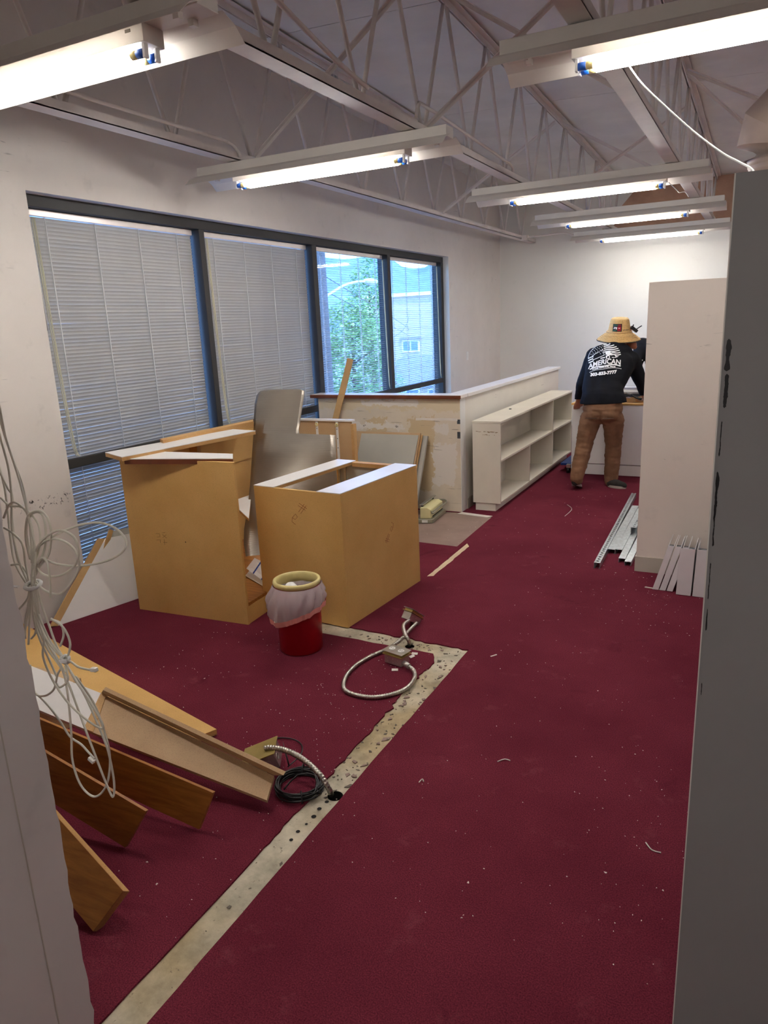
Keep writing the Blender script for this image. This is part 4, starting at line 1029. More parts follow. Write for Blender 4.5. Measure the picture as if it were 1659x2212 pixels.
# --- bundle of white cables hanging at the cut partition
cbn = thing('cable_bundle', (-1.35, .95, .7), 'bundle of looped white network cables hanging beside the cut partition', 'cables')
Y_ = .95
CB = [
 [(-1.442,0.99,1.71),(-1.419,0.98,1.634),(-1.4,0.97,1.565),(-1.398,0.97,1.506),(-1.367,0.96,1.433),(-1.344,0.95,1.38),(-1.34,0.95,1.323),(-1.324,0.94,1.266),(-1.343,0.94,1.201),(-1.35,0.94,1.135),(-1.315,0.93,1.079),(-1.282,0.93,1.041),(-1.239,0.92,1.001),(-1.203,0.92,0.956),(-1.175,0.92,0.907),(-1.196,0.915,0.907),(-1.258,0.915,0.937),(-1.308,0.92,0.978),(-1.345,0.93,1.029),(-1.332,0.93,1.08),(-1.361,0.94,1.129)],
 [(-1.451,1.0,1.71),(-1.444,1.0,1.625),(-1.433,0.99,1.534),(-1.404,0.98,1.464),(-1.372,0.97,1.41),(-1.355,0.96,1.353),(-1.337,0.95,1.291),(-1.361,0.95,1.216),(-1.357,0.94,1.156),(-1.341,0.94,1.07),(-1.297,0.93,1.029),(-1.274,0.93,0.971),(-1.254,0.93,0.903),(-1.22,0.92,0.843),(-1.196,0.92,0.767),(-1.18,0.92,0.733),(-1.175,0.925,0.769),(-1.178,0.925,0.842),(-1.2,0.93,0.888),(-1.23,0.93,0.962),(-1.276,0.935,1.017),(-1.309,0.94,1.053)],
 [(-1.492,1.02,1.691),(-1.479,1.01,1.571),(-1.458,1.0,1.495),(-1.436,0.99,1.432),(-1.429,0.98,1.367),(-1.43,0.97,1.31),(-1.415,0.96,1.25),(-1.395,0.955,1.206),(-1.375,0.95,1.171),(-1.376,0.95,1.105),(-1.341,0.94,1.048),(-1.303,0.94,1.001),(-1.292,0.935,0.947),(-1.295,0.93,0.856),(-1.307,0.93,0.782),(-1.293,0.93,0.723),(-1.254,0.93,0.705),(-1.212,0.93,0.741),(-1.193,0.935,0.795),(-1.189,0.935,0.856),(-1.218,0.94,0.938),(-1.263,0.94,0.995)],
 [(-1.367,0.95,1.194),(-1.348,0.955,1.259),(-1.301,0.96,1.295),(-1.227,0.97,1.326),(-1.171,0.98,1.336),(-1.124,0.98,1.329),(-1.093,0.975,1.308),(-1.096,0.965,1.287),(-1.136,0.955,1.266),(-1.209,0.95,1.249),(-1.271,0.945,1.248),(-1.31,0.945,1.253),(-1.339,0.945,1.229)],
 [(-1.336,0.94,1.244),(-1.322,0.94,1.274),(-1.272,0.93,1.309),(-1.225,0.93,1.329),(-1.186,0.93,1.319),(-1.179,0.93,1.285),(-1.207,0.935,1.252),(-1.264,0.94,1.224),(-1.318,0.945,1.219),(-1.342,0.945,1.241)],
 [(-1.361,0.955,1.253),(-1.307,0.95,1.29),(-1.252,0.945,1.303),(-1.205,0.94,1.291),(-1.194,0.94,1.26),(-1.22,0.94,1.221),(-1.268,0.94,1.184),(-1.327,0.945,1.184),(-1.365,0.95,1.211)],
 [(-1.374,0.96,1.242),(-1.369,0.955,1.294),(-1.341,0.95,1.344),(-1.298,0.945,1.36),(-1.275,0.945,1.347),(-1.271,0.945,1.315),(-1.296,0.95,1.266),(-1.333,0.95,1.232),(-1.358,0.95,1.204)],
 [(-1.378,0.965,1.239),(-1.376,0.965,1.308),(-1.342,0.96,1.345),(-1.305,0.955,1.35),(-1.3,0.955,1.318),(-1.315,0.955,1.271),(-1.354,0.955,1.224)],
 [(-1.51,0.99,1.359),(-1.475,0.985,1.366),(-1.433,0.975,1.353),(-1.381,0.965,1.357),(-1.345,0.96,1.345),(-1.32,0.955,1.324),(-1.318,0.95,1.288),(-1.341,0.95,1.248),(-1.363,0.95,1.212),(-1.374,0.95,1.158)],
 [(-1.453,0.97,1.325),(-1.418,0.965,1.359),(-1.392,0.965,1.364),(-1.357,0.96,1.344),(-1.351,0.955,1.296),(-1.356,0.95,1.238)],
 [(-1.49,1.0,1.435),(-1.451,0.99,1.389),(-1.432,0.985,1.372),(-1.438,0.98,1.332),(-1.429,0.97,1.284),(-1.423,0.965,1.234),(-1.386,0.955,1.19)],
 [(-1.502,1.01,1.467),(-1.476,1.0,1.394),(-1.465,0.99,1.336),(-1.457,0.98,1.279),(-1.442,0.97,1.222),(-1.401,0.96,1.182)],
 [(-1.458,0.97,1.302),(-1.423,0.965,1.294),(-1.391,0.96,1.274),(-1.385,0.955,1.233),(-1.377,0.95,1.188)],
 [(-1.449,0.965,1.218),(-1.409,0.96,1.224),(-1.383,0.955,1.199),(-1.396,0.955,1.153),(-1.444,0.96,1.115)],
 [(-1.323,0.94,1.245),(-1.298,0.935,1.261),(-1.279,0.93,1.254),(-1.279,0.93,1.216),(-1.287,0.93,1.177)],
 [(-1.311,0.94,1.121),(-1.27,0.935,1.11),(-1.256,0.935,1.078),(-1.269,0.935,1.045),(-1.281,0.935,1.033)],
 [(-1.319,0.945,1.116),(-1.283,0.94,1.115),(-1.279,0.94,1.089),(-1.296,0.94,1.06)],
 [(-1.44,0.96,0.979),(-1.428,0.95,0.92),(-1.39,0.945,0.918),(-1.343,0.94,0.947),(-1.321,0.94,0.988),(-1.301,0.94,1.01)],
 [(-1.323,0.935,0.968),(-1.306,0.93,0.965),(-1.276,0.93,0.989),(-1.284,0.935,1.02)],
 [(-1.433,0.95,0.921),(-1.383,0.945,0.899),(-1.34,0.94,0.868),(-1.316,0.94,0.836),(-1.276,0.935,0.829),(-1.255,0.935,0.814),(-1.239,0.935,0.802)],
 [(-1.274,0.93,1.038),(-1.248,0.925,1.038),(-1.22,0.92,1.034),(-1.179,0.915,1.038)],
]
HANG = [[(-1.378,0.955,1.186),(-1.387,0.95,1.139),(-1.411,0.95,1.09),(-1.428,0.95,1.056)],[(-1.365,0.95,1.19),(-1.386,0.95,1.13),(-1.396,0.945,1.086),(-1.41,0.945,1.042)],[(-1.354,0.945,1.193),(-1.373,0.945,1.129),(-1.376,0.945,1.08),(-1.397,0.945,1.058)],
 [(-1.341,0.94,1.197),(-1.345,0.94,1.144),(-1.347,0.94,1.087),(-1.315,0.935,1.055),(-1.281,0.935,1.034)],[(-1.381,0.96,1.184),(-1.379,0.955,1.12),(-1.355,0.95,1.068),(-1.322,0.945,1.027),(-1.302,0.945,0.994)],[(-1.345,0.945,1.194),(-1.334,0.94,1.15),(-1.321,0.94,1.104),(-1.301,0.935,1.061),(-1.284,0.935,1.036)],
 [(-1.396,0.965,1.181),(-1.409,0.96,1.127),(-1.428,0.96,1.088),(-1.439,0.96,1.045)],[(-1.359,0.95,1.189),(-1.381,0.95,1.113),(-1.375,0.95,1.06),(-1.357,0.95,1.018),(-1.333,0.945,0.979)]]
for pts in CB+HANG:
    MB().tube(spline(pts, 8), .0024, 8).build('cable', 'cable_white', cbn)
zt = Vector((-1.358,0.945,1.19))
MB().tube([zt+Vector((.017*math.cos(a), .015*math.sin(a), .004*math.sin(a))) for a in [2*PI*k/18 for k in range(18)]], .0045, 6, True).build('cable_tie', 'white_plastic', cbn)
MB().bar(zt+Vector((-.02, -.02, 0)), zt+Vector((-.075, -.03, -.003)), .008, .003).build('tie_tail', 'white_plastic', cbn)
kn = Vector((-1.274,0.93,1.037))
for k in range(4):
    Rk = Matrix.Rotation(k*.8, 3, Vector((.3, .4, 1)).normalized())
    MB().tube([kn+Rk @ Vector((.009*math.cos(a), .007*math.sin(a), .006*math.sin(2*a))) for a in [2*PI*j/12 for j in range(12)]], .0028, 6, True).build('knot', 'white_plastic', cbn)
for p, ang in ((Vector((-1.169,0.915,1.041)), -.15), (Vector((-1.249,0.935,0.797)), .5)):
    Mx = Matrix.Translation(p) @ Matrix.Rotation(ang, 4, 'Y')
    pg = MB().box(-.008, .008, -.0045, .0045, -.004, .004, Mx).build('plug', 'clear_plug', cbn, None, .001)
    MB().box(-.006, .006, -.005, -.0045, .001, .003, Mx).build('plug_clip', 'clear_plug', pg)
    MB().box(.003, .0082, -.004, .004, -.0045, -.004, Mx).build('contacts', 'brass', pg)

# --- debris nobody could count
def litter(name, mat, spots, label, cat='debris', size=(.001, .0036), seed=1, tall=.002, flat=False):
    rnd = random.Random(seed); m = MB()
    for (x0, x1, y0, y1, n, z) in spots:
        for _ in range(n):
            x, y = rnd.uniform(x0, x1), rnd.uniform(y0, y1); s = rnd.uniform(*size)*(1 if rnd.random() < .93 else 2.0)
            a = rnd.uniform(0, PI); pts = []
            for k in range(4):
                g = a+k*PI/2+rnd.uniform(-.4, .4); r = s*rnd.uniform(.5, 1.0)*(1 if k % 2 else rnd.uniform(.3, 1))
                pts.append((x+r*math.cos(g), y+r*math.sin(g)))
            m.prism(pts, z, z+tall*rnd.uniform(.4, 1))
    return tag(m.build(name, mat), label, cat, None, 'stuff')
litter('plaster_crumbs', 'debris_white', [(-2.9, -1.3, 1.9, 3.1, 150, 0), (-1.26, -.1, 1.6, 5.0, 170, 0), (-1.9, -1.35, 2.0, 3.2, 110, 0), (-2.0, -.7, 4.9, 7.4, 90, 0), (-.7, -.2, 3.9, 4.8, 50, 0), (-1.75, -1.2, 1.2, 1.9, 30, 0), (-.5, .0, 1.6, 2.8, 50, 0), (-2.4, -2.0, 5.0, 5.9, 16, 0)], 'white plaster crumbs scattered over the burgundy carpet')
litter('concrete_chips', 'debris_dark', [(-1.38, -1.275, 1.95, 3.25, 60, -.006), (-1.9, -1.3, 3.22, 3.31, 34, -.006), (-1.37, -1.28, 1.0, 1.75, 4, -.006)], 'dark chips and scraps on the bare concrete strip', size=(.003, .013), seed=4, tall=.003)
litter('carpet_scraps', 'mat_brown', [(-1.37, -1.28, 2.0, 3.2, 26, -.006), (-2.0, -1.4, 3.23, 3.3, 8, -.006)], 'reddish carpet scraps on the bare concrete strip', size=(.006, .022), seed=6, tall=.005)
m = MB()
for k in range(6):
    p = Vector((-1.325+random.uniform(-.02, .02), 1.93-.045*k, -.0066)); m.lathe(p, [(0, .001), (random.uniform(.004, .011), .0012)], 10)
tag(m.build('drill_pits', 'dark_hole', None, (-1.32, 1.8, -.0066)), 'row of small drill pits in the concrete below the conduit hole', 'pits', None, 'stuff')
lt = MB()
for (a, b, c) in (((-0.809,2.409,0.003), (-0.788,2.434,0.004), (-0.765,2.435,0.003)), ((-0.218,2.169,0.003), (-0.195,2.14,0.004), (-0.167,2.14,0.003)), ((-1.431,6.12,0.003), (-1.429,6.374,0.003), (-1.507,6.528,0.003)), ((-1.039,2.163,0.003), (-1.036,2.186,0.003), (-1.025,2.175,0.003))):
    lt.tube(spline([a, b, c], 6), .0022, 5)
tag(lt.build('lint_threads', 'debris_white'), 'pale lint threads on the open carpet', 'lint', None, 'stuff')

# ================================================================== PEOPLE
def ball(m, c, r, n=12):
    c = Vector(c); rx, ry, rz = (r, r, r) if isinstance(r, (int, float)) else r
    vs = [c+Vector((0, 0, rz))]; fs = []
    for i in range(1, n//2):
        th = PI*i/(n//2)
        for j in range(n): vs.append(c+Vector((rx*math.sin(th)*math.cos(2*PI*j/n), ry*math.sin(th)*math.sin(2*PI*j/n), rz*math.cos(th))))
    vs.append(c-Vector((0, 0, rz))); L = len(vs)-1; R_ = n//2-1
    for j in range(n):
        fs.append((0, 1+j, 1+(j+1) % n)); fs.append((L, 1+(R_-1)*n+(j+1) % n, 1+(R_-1)*n+j))
        for i in range(R_-1): fs.append((1+i*n+j, 1+(i+1)*n+j, 1+(i+1)*n+(j+1) % n, 1+i*n+(j+1) % n))
    m.add(vs, fs)
def limb(m, chain):            # chain of (point, radius): capsules that overlap
    for (p, r), (q, s) in zip(chain, chain[1:]):
        p, q = Vector(p), Vector(q)
        m.tube([p, p.lerp(q, .5), q], [r, (r+s)/2, s], 14); ball(m, p, r); ball(m, q, s)
def melt(m, name, mat, parent, voxel, smooth=6, crease=0.0, cf=30.0, seed=0, cut=None):
    me = m.mesh(name); o = bpy.data.objects.new(name, me); COL.objects.link(o)
    a = o.modifiers.new('r', 'REMESH'); a.mode = 'VOXEL'; a.voxel_size = voxel
    b = o.modifiers.new('s', 'SMOOTH'); b.factor = .5; b.iterations = smooth
    bpy.context.view_layer.update()
    me2 = bpy.data.meshes.new_from_object(o.evaluated_get(bpy.context.evaluated_depsgraph_get()))
    bpy.data.objects.remove(o); bpy.data.meshes.remove(me)
    off = origin(parent)
    if cut:
        bm = bmesh.new(); bm.from_mesh(me2); bmesh.ops.bisect_plane(bm, geom=bm.verts[:]+bm.edges[:]+bm.faces[:], plane_co=cut[0], plane_no=cut[1], clear_inner=True); bm.to_mesh(me2); bm.free(); me2.update()
    if crease:
        ns = [v.normal.copy() for v in me2.vertices]
        for v, n in zip(me2.vertices, ns):
            w = noise.noise(Vector((v.co.x*cf*.5+seed, v.co.y*cf*.5, v.co.z*cf)))*.6+.6*noise.noise(Vector((v.co.x*cf*.5+v.co.z*cf*.5, v.co.y*cf*.5+seed, v.co.z*cf*1.9)))
            v.co += n*crease*w
    bv = BVHTree.FromPolygons([v.co.copy() for v in me2.vertices], [list(p.vertices) for p in me2.polygons])
    for v in me2.vertices: v.co -= off
    me2.polygons.foreach_set('use_smooth', [True]*len(me2.polygons)); me2.name = name
    me2.materials.clear(); me2.materials.append(MATS[mat])
    ob = bpy.data.objects.new(name, me2); COL.objects.link(ob); ob.parent = parent
    return ob, bv
def hand(m, wrist, d, side, palm_n, r=.0085, curl=.9):
    w = Vector(wrist); d = Vector(d).normalized(); s = Vector(side).normalized(); n = Vector(palm_n).normalized()
    limb(m, [(w, .026), (w+d*.045+s*.012, .023), (w+d*.085+s*.02, .019)]); limb(m, [(w, .024), (w+d*.045-s*.014, .022), (w+d*.082-s*.022, .018)])
    for k, (o, L) in enumerate(((.030, .062), (.011, .070), (-.009, .066), (-.027, .054))):
        b = w+d*.085+s*o; k1 = b+(d*math.cos(curl*.5)+n*math.sin(curl*.5))*L*.5; k2 = k1+(d*math.cos(curl*1.3)+n*math.sin(curl*1.3))*L*.32; k3 = k2+(d*math.cos(curl*2)+n*math.sin(curl*2))*L*.26
        limb(m, [(b, r*1.1), (k1, r), (k2, r*.95), (k3, r*.85)])
    tb = w+d*.03+s*.03; limb(m, [(tb, .013), (tb+d*.03+s*.022+n*.01, .0105), (tb+d*.055+s*.02+n*.025, .009)])

pm = thing('person', (-1.4, 7.3, 0), 'man in a straw hat, black printed shirt and brown trousers bending over the white desk', 'person')
J = dict(hipL=(-1.467,7.3,0.753), hipR=(-1.26,7.34,0.743), knL=(-1.518,7.26,0.438), knR=(-1.263,7.42,0.416), anL=(-1.556,7.13,0.14), anR=(-1.273,7.42,0.077),
         pel=(-1.362,7.3,0.814), waist=(-1.39,7.42,0.974), chest=(-1.363,7.6,1.206), neck=(-1.306,7.75,1.398), shL=(-1.524,7.66,1.292), shR=(-1.172,7.74,1.24),
         elL=(-1.63,7.62,1.021), wrL=(-1.702,7.78,0.812), elR=(-1.077,7.84,0.999), wrR=(-1.035,8.0,0.774), head=(-1.263,7.86,1.466), toeL=(-1.611,7.145,0.0), toeR=(-1.176,7.535,0.0))
J = {k: Vector(v) for k, v in J.items()}
# body: one continuous surface
m = MB()
limb(m, [(J['pel'], .085), (J['waist'], .10), (J['chest'], .125), (J['chest'].lerp(J['neck'], .6), .10), (J['neck'], .055)])
for s in 'LR':
    limb(m, [(J['chest'].lerp(J['neck'], .35), .09), (J['sh'+s], .062), (J['el'+s], .042), (J['wr'+s], .027)])
    limb(m, [(J['pel'], .08), (J['hip'+s], .075), (J['kn'+s], .056), (J['an'+s], .036)])
limb(m, [(J['anL'], .032), (J['anL']+Vector((-.008, .0, -.05)), .022), (J['anL']+Vector((-.012, .07, -.095)), .016)])
limb(m, [(J['anR'], .034), (J['anR']+Vector((.02, -.03, -.03)), .024), (J['anR']+Vector((.09, -.06, -.042)), .02)])
hd = J['head']
limb(m, [(J['neck'], .055), (hd-Vector((.01, .01, .04)), .058)])
ball(m, hd+Vector((-.01, 0, .045)), (.078, .092, .098)); ball(m, hd+Vector((.04, .0, -.035)), (.066, .07, .06)); ball(m, hd+Vector((.075, -.03, -.075)), (.05, .045, .045)); ball(m, hd+Vector((.10, -.03, -.10)), (.028, .028, .026))
limb(m, [(hd+Vector((.075, .03, .0)), .014), (hd+Vector((.098, .04, -.015)), .012)])          # nose, turned to the right
ball(m, hd+Vector((-.01, -.085, .0)), (.022, .012, .032)); ball(m, hd+Vector((.0, .09, .0)), (.022, .012, .032))   # ears
limb(m, [(hd+Vector((.070, .015, -.045)), .010), (hd+Vector((.078, .045, -.045)), .010)])
hand(m, J['wrL'], (-.25, .55, -.65), (.9, .3, .1), (-.2, .9, .1))
hand(m, J['wrR'], (.2, .75, -.55), (-.9, .2, .1), (0, .2, -1))
body, _ = melt(m, 'body', 'skin', pm, .0065, 5)
for e in (-.03, .035):
    q = MB(); ball(q, hd+Vector((.062, .02+e, .022)), (.009, .011, .008), 10); q.build('eye', 'print_white', pm)
# trousers
m = MB()
limb(m, [(J['pel']+Vector((-.075, 0, -.01)), .118), (J['pel']+Vector((.085, 0, -.01)), .118)])
ball(m, J['pel']+Vector((-.065, -.025, -.06)), (.115, .105, .10)); ball(m, J['pel']+Vector((.075, -.025, -.06)), (.115, .105, .10))
for s in 'LR':
    limb(m, [(J['pel']+Vector((-.05 if s == 'L' else .06, -.0, -.06)), .11), (J['hip'+s]+Vector((0, 0, -.05)), .108), (J['hip'+s].lerp(J['kn'+s], .55), .095), (J['kn'+s], .082), (J['kn'+s].lerp(J['an'+s], .5), .076), (J['an'+s]+Vector((0, 0, .0)), .068), (J['an'+s]+Vector((0, 0, -.02)), .066)])
trs, _ = melt(m, 'trousers', 'trousers', pm, .008, 3, .0085, 22, 3)
for s, x in (('L', -.075), ('R', .085)):
    q = MB(); c = J['pel']+Vector((x, -.155, -.02)); q.box(c.x-.055, c.x+.055, c.y-.004, c.y+.03, c.z-.07, c.z-.068); q.build('pocket_seam', 'seam_brown', trs)
# shirt
m = MB()
hem = J['pel']+Vector((0, .02, .075))
limb(m, [(hem+Vector((-.095, -.01, -.03)), .128), (hem+Vector((.105, .0, -.03)), .128)])
limb(m, [(J['waist']+Vector((-.075, 0, .03)), .122), (J['waist']+Vector((.08, .02, .03)), .122)])
limb(m, [(J['chest']+Vector((-.10, .0, .0)), .128), (J['chest']+Vector((.12, .03, .0)), .128)])
limb(m, [(J['chest']+Vector((-.09, .05, .09)), .115), (J['chest']+Vector((.10, .09, .09)), .115)]); ball(m, J['chest']+Vector((.01, .07, .105)), (.14, .11, .09))
limb(m, [(hem, .14), (J['waist'], .145), (J['chest'], .155), (J['chest'].lerp(J['neck'], .55), .13), (J['neck']+Vector((0, 0, -.01)), .066)])
limb(m, [(hem+Vector((-.085, -.01, .0)), .118), (J['waist']+Vector((-.075, 0, .03)), .122), (J['chest']+Vector((-.10, .0, .0)), .128), (J['shL'], .088)])
limb(m, [(hem+Vector((.085, -.01, .0)), .118), (J['waist']+Vector((.08, 0, .03)), .122), (J['chest']+Vector((.12, .03, .0)), .128), (J['shR'], .09)])
for s in 'LR':
    limb(m, [(J['sh'+s], .088), (J['sh'+s].lerp(J['el'+s], .5), .074), (J['el'+s], .062), (J['wr'+s], .043)])
shirt, sbv = melt(m, 'shirt', 'shirt', pm, .010, 7, .0045, 14, 8, (J['pel']+Vector((0, 0, .045)), (-.04, .0, 1)))
shirt.modifiers.new('thick', 'SOLIDIFY').thickness = .004

# white print on the back, laid on the cloth
A = Vector((-1.388,7.48,1.26))                                   # centre of the print
en = Vector((.18, -.95, .20)).normalized()                       # outward from the back
ex = Vector((.98, .185, .09)); ex = (ex-en*ex.dot(en)).normalized(); ez = en.cross(ex)
if ez.z < 0: ez = -ez
PRINT = MB()
def lay(vs, fs, sub=False):
    out = []
    for v in vs:
        p = A+ex*v[0]*1.08+ez*v[1]*1.0+en*.6; h = sbv.ray_cast(p, -en, 2.0)
        out.append((h[0]+en*.0045) if h[0] is not None else (A+ex*v[0]+ez*v[1]))
    PRINT.add(out, fs)
def put_text(txt, size, x, z, bold=0.0, arch=0.0, sx=1.0, shear=0.0):
    vs, fs = text_mesh(txt, size, bold)
    lay([(x+v.x*sx+shear*v.y, z+v.y+arch*(v.x*sx)**2) for v in vs], fs)
def band(pts, w):             # ribbon through 2-D points
    P = [Vector((a, b)) for a, b in pts]; vs = []; 
    for i, p in enumerate(P):
        d = (P[min(i+1, len(P)-1)]-P[max(i-1, 0)]).normalized(); n = Vector((-d.y, d.x))*w/2; vs += [p+n, p-n]
    lay([(v.x, v.y) for v in vs], [(2*i, 2*i+1, 2*i+3, 2*i+2) for i in range(len(P)-1)])
def poly(pts): lay(pts, [list(range(len(pts)))])
put_text('AMERICAN', .072, -.005, -.045, .0020, -1.2, .80, .12)
put_text('HOME REMODEL PROS', .021, -.012, -.083, .0009, -.8, .95)
put_text('303-833-7777', .044, -.02, -.154, .0026, .2, .92, .1)
band([(-.135+.027*k, -.060-1.0*(-.135+.027*k)**2+.006*math.sin(k)) for k in range(11)], .012)
band([(-.14+.028*k, -.092-.9*(-.14+.028*k)**2+.004*math.sin(k)) for k in range(11)], .004)
# flag disc: stripes and stars above the lettering, truck in front
Rf = .145; zc = .035
for k in range(7):
    z = zc+.132-.021*k; half = math.sqrt(max(0, Rf*Rf-(z-zc)**2))
    x0 = .0 if k < 5 else .06
    if half > x0+.02: band([(x0+(half-x0)*i/8, z+.004*math.sin(i*.9)) for i in range(9)], .0105)
for k in range(3):
    z = zc+.02-.026*k; half = math.sqrt(max(0, Rf*Rf-(z-zc)**2)); band([(-half+(half-.10)*i/5, z-.006+.01*i/5) for i in range(6)], .012)
for i in range(6):
    for j in range(5):
        x, z = -.012-.021*i-.008*(j % 2), zc+.122-.019*j-.006*i
        if x*x+(z-zc)**2 < Rf*Rf*.9 and z > zc+.035+.0*i: poly([(x-.0042, z), (x, z-.0042), (x+.0042, z), (x, z+.0042)])
band([(Rf*math.cos(a), zc+Rf*math.sin(a)) for a in [math.radians(95+5*i) for i in range(17)]], .004)
band([(-.10, .008), (-.10, .065), (-.085, .08), (-.01, .115), (-.0, .05), (-.095, .02)], .006)          # box body outline
poly([(.012, .09), (.05, .093), (.062, .055), (.10, .048), (.108, .02), (.012, .018)])               # cab and bonnet
poly([(-.035, .027), (.005, .029), (.005, .018), (-.035, .017)])
band([(.03+.015*math.cos(a), .022+.015*math.sin(a)) for a in [2*PI*i/14 for i in range(15)]], .007)
poly([(.06, .018), (.115, .016), (.125, .028), (.10, .010), (.07, .010)])
pr = PRINT.build('back_print', 'print_white', shirt); label_part(pr, 'white lettering and truck emblem')
# hat
hc = hd+Vector((-.055, -.03, .055))
hat = thing('straw_hat', hc); hat.parent = pm; hat.location = hc-pm.location
Mh = Matrix.Rotation(math.radians(7), 3, 'X') @ Matrix.Rotation(math.radians(3), 3, 'Y')
prof = [(.212, -.080), (.215, -.076), (.20, -.066), (.18, -.050), (.155, -.030), (.135, -.013), (.118, .0), (.112, .006), (.106, .03), (.101, .07), (.094, .105), (.088, .125), (.075, .138), (.05, .128), (.0, .118)]
rp = []
for i, (r, z) in enumerate(prof): rp.append((r, z))
MB().lathe(hc, rp, 48, Mh).build('hat_shell', 'straw', hat)['label'] = 'woven straw crown and brim'
for k, r in enumerate((.204, .190, .176, .162, .148)):
    z = (-.0683, -.0575, -.046, -.035, -.024)[k]
    MB().tube([hc+Mh @ Vector((r*math.cos(a), r*math.sin(a), z)) for a in [2*PI*j/48 for j in range(48)]], .0045, 6, True).build('brim_coil', 'straw', hat)
MB().tube([hc+Mh @ Vector((.213*math.cos(a), .213*math.sin(a), -.079)) for a in [2*PI*j/48 for j in range(48)]], .005, 6, True).build('brim_binding', 'shoe_dark', hat)
MB().tube([hc+Mh @ Vector((.120*math.cos(a), .120*math.sin(a), .004)) for a in [2*PI*j/48 for j in range(48)]], .007, 6, True).build('hat_band', 'tan_stick', hat)
def on_crown(u, z, o=.004):
    a = -PI/2+u/.1; r = .112-.09*max(0, z)*1.0+o; return hc+Mh @ Vector((r*math.cos(a), r*math.sin(a), z))
def decal(u0, u1, z0, z1, o, name, mat):
    m = MB(); n = 4
    vs = [on_crown(u0+(u1-u0)*i/n, z, o) for z in (z0, z1) for i in range(n+1)]
    m.add(vs, [(i, i+1, n+1+i+1, n+1+i) for i in range(n)]); return m.build(name, mat, hat)
decal(-.045, .038, .018, .092, .003, 'patch', 'black_plastic')['label'] = 'square black patch'
decal(-.038, .0, .076, .084, .0045, 'patch_mark', 'print_green'); decal(.002, .03, .076, .084, .0045, 'patch_mark', 'print_red')
decal(-.032, -.005, .054, .062, .0045, 'patch_mark', 'print_white'); decal(-.014, -.004, .040, .062, .0045, 'patch_mark', 'print_white'); decal(-.036, -.018, .044, .050, .0045, 'patch_mark', 'print_white')
decal(.0, .030, .034, .068, .0045, 'patch_mark', 'print_red'); decal(.008, .022, .048, .054, .0052, 'patch_mark', 'print_white')
decal(-.038, -.005, .024, .031, .0045, 'patch_mark', 'print_green'); decal(.0, .03, .024, .031, .0045, 'patch_mark', 'print_red')
for k in range(6): decal(.048+.010*k, .054+.010*k, .026, .032+.004*(k % 2), .004, 'stitch', 'wire_dark')
# sunglasses pushed onto the right of the hat
sg = thing('sunglasses', hc+Vector((.12, .0, .02)), 'black sunglasses hooked on the right side of the straw hat', 'sunglasses')
g0 = hc+Vector((.118, -.02, .03))
MB().bar(g0+Vector((0, 0, .015)), g0+Vector((.055, .03, -.035)), .035, .03).build('lens_frame', 'black_plastic', sg, None, .004)
MB().bar(g0+Vector((.045, 0, -.015)), g0+Vector((.10, .02, .022)), .008, .010).build('temple', 'black_plastic', sg)
MB().bar(g0+Vector((.01, 0, .0)), g0+Vector((.02, .02, .035)), .008, .008).build('temple', 'black_plastic', sg)
# shoes
def shoe(heel, toe, nm, lift):
    heel, toe = Vector(heel), Vector(toe); d = (toe-heel); s = d.cross(Vector((0, 0, 1))).normalized()
    m = MB(); limb(m, [(heel+Vector((0, 0, .045)), .042), (heel.lerp(toe, .5)+Vector((0, 0, .04)), .043), (toe+Vector((0, 0, .032)), .032)]); limb(m, [(heel+Vector((0, 0, .042)), .043), (heel+Vector((0, .03, .07)), .045)])
    o, _ = melt(m, 'shoe', 'shoe_dark', pm, .008, 4)
    k = MB(); n = 16; ring_ = []
    for j in range(n):
        a = 2*PI*j/n; ring_.append(heel.lerp(toe, .5)+d*.66*math.cos(a)+s*.047*math.sin(a))
    k.add([p+Vector((0, 0, .001)) for p in ring_]+[p+Vector((0, 0, .024)) for p in ring_], [list(range(n))[::-1], list(range(n, 2*n))]+[(j, (j+1) % n, n+(j+1) % n, n+j) for j in range(n)])
    k.build('sole', 'shoe_sole', o)
    for t in (.45, .55, .65): q = MB().bar(heel.lerp(toe, t)+Vector((0, 0, .085-.05*t))-s*.03, heel.lerp(toe, t)+Vector((0, 0, .085-.05*t))+s*.03, .008, .005); q.build('stripe', 'soft_pencil', o)
shoe(J['anL']+Vector((-.008, -.015, -.088)), Vector((J['anL'].x-.012, J['anL'].y+.14, 0.0)), 'L', 1)
shoe(Vector((J['anR'].x, J['anR'].y-.03, 0.0)), Vector((J['anR'].x+.14, J['anR'].y-.08, 0.0)), 'R', 0)

# second worker, almost hidden by the white partition
p2 = thing('person', (-1.05, 8.85, 0), 'second worker in a black shirt mostly hidden behind the white partition', 'person')
c = Vector((-1.06, 8.88, -.02))
K = {k: c+Vector(v) for k, v in dict(pel=(.06, .0, .92), waist=(.05, -.04, 1.08), chest=(.02, -.10, 1.28), neck=(.06, -.16, 1.46), head=(.12, -.20, 1.55), shL=(-.16, -.10, 1.36), shR=(.24, -.16, 1.36), elL=(-.20, -.26, 1.12), wrL=(-.06, -.45, .95), elR=(.30, -.32, 1.12), wrR=(.2, -.48, .95), hipL=(-.04, 0, .88), hipR=(.17, 0, .88), knL=(-.05, -.02, .47), knR=(.19, -.02, .47), anL=(-.05, .03, .08), anR=(.2, .03, .08)).items()}
m = MB()
limb(m, [(K['pel'], .13), (K['waist'], .12), (K['chest'], .13), (K['neck'], .058), (K['head'], .075)]); ball(m, K['head']+Vector((0, -.01, .04)), (.078, .092, .11)); limb(m, [(K['head']+Vector((0, -.09, .03)), .014), (K['head']+Vector((0, -.105, .01)), .012)])
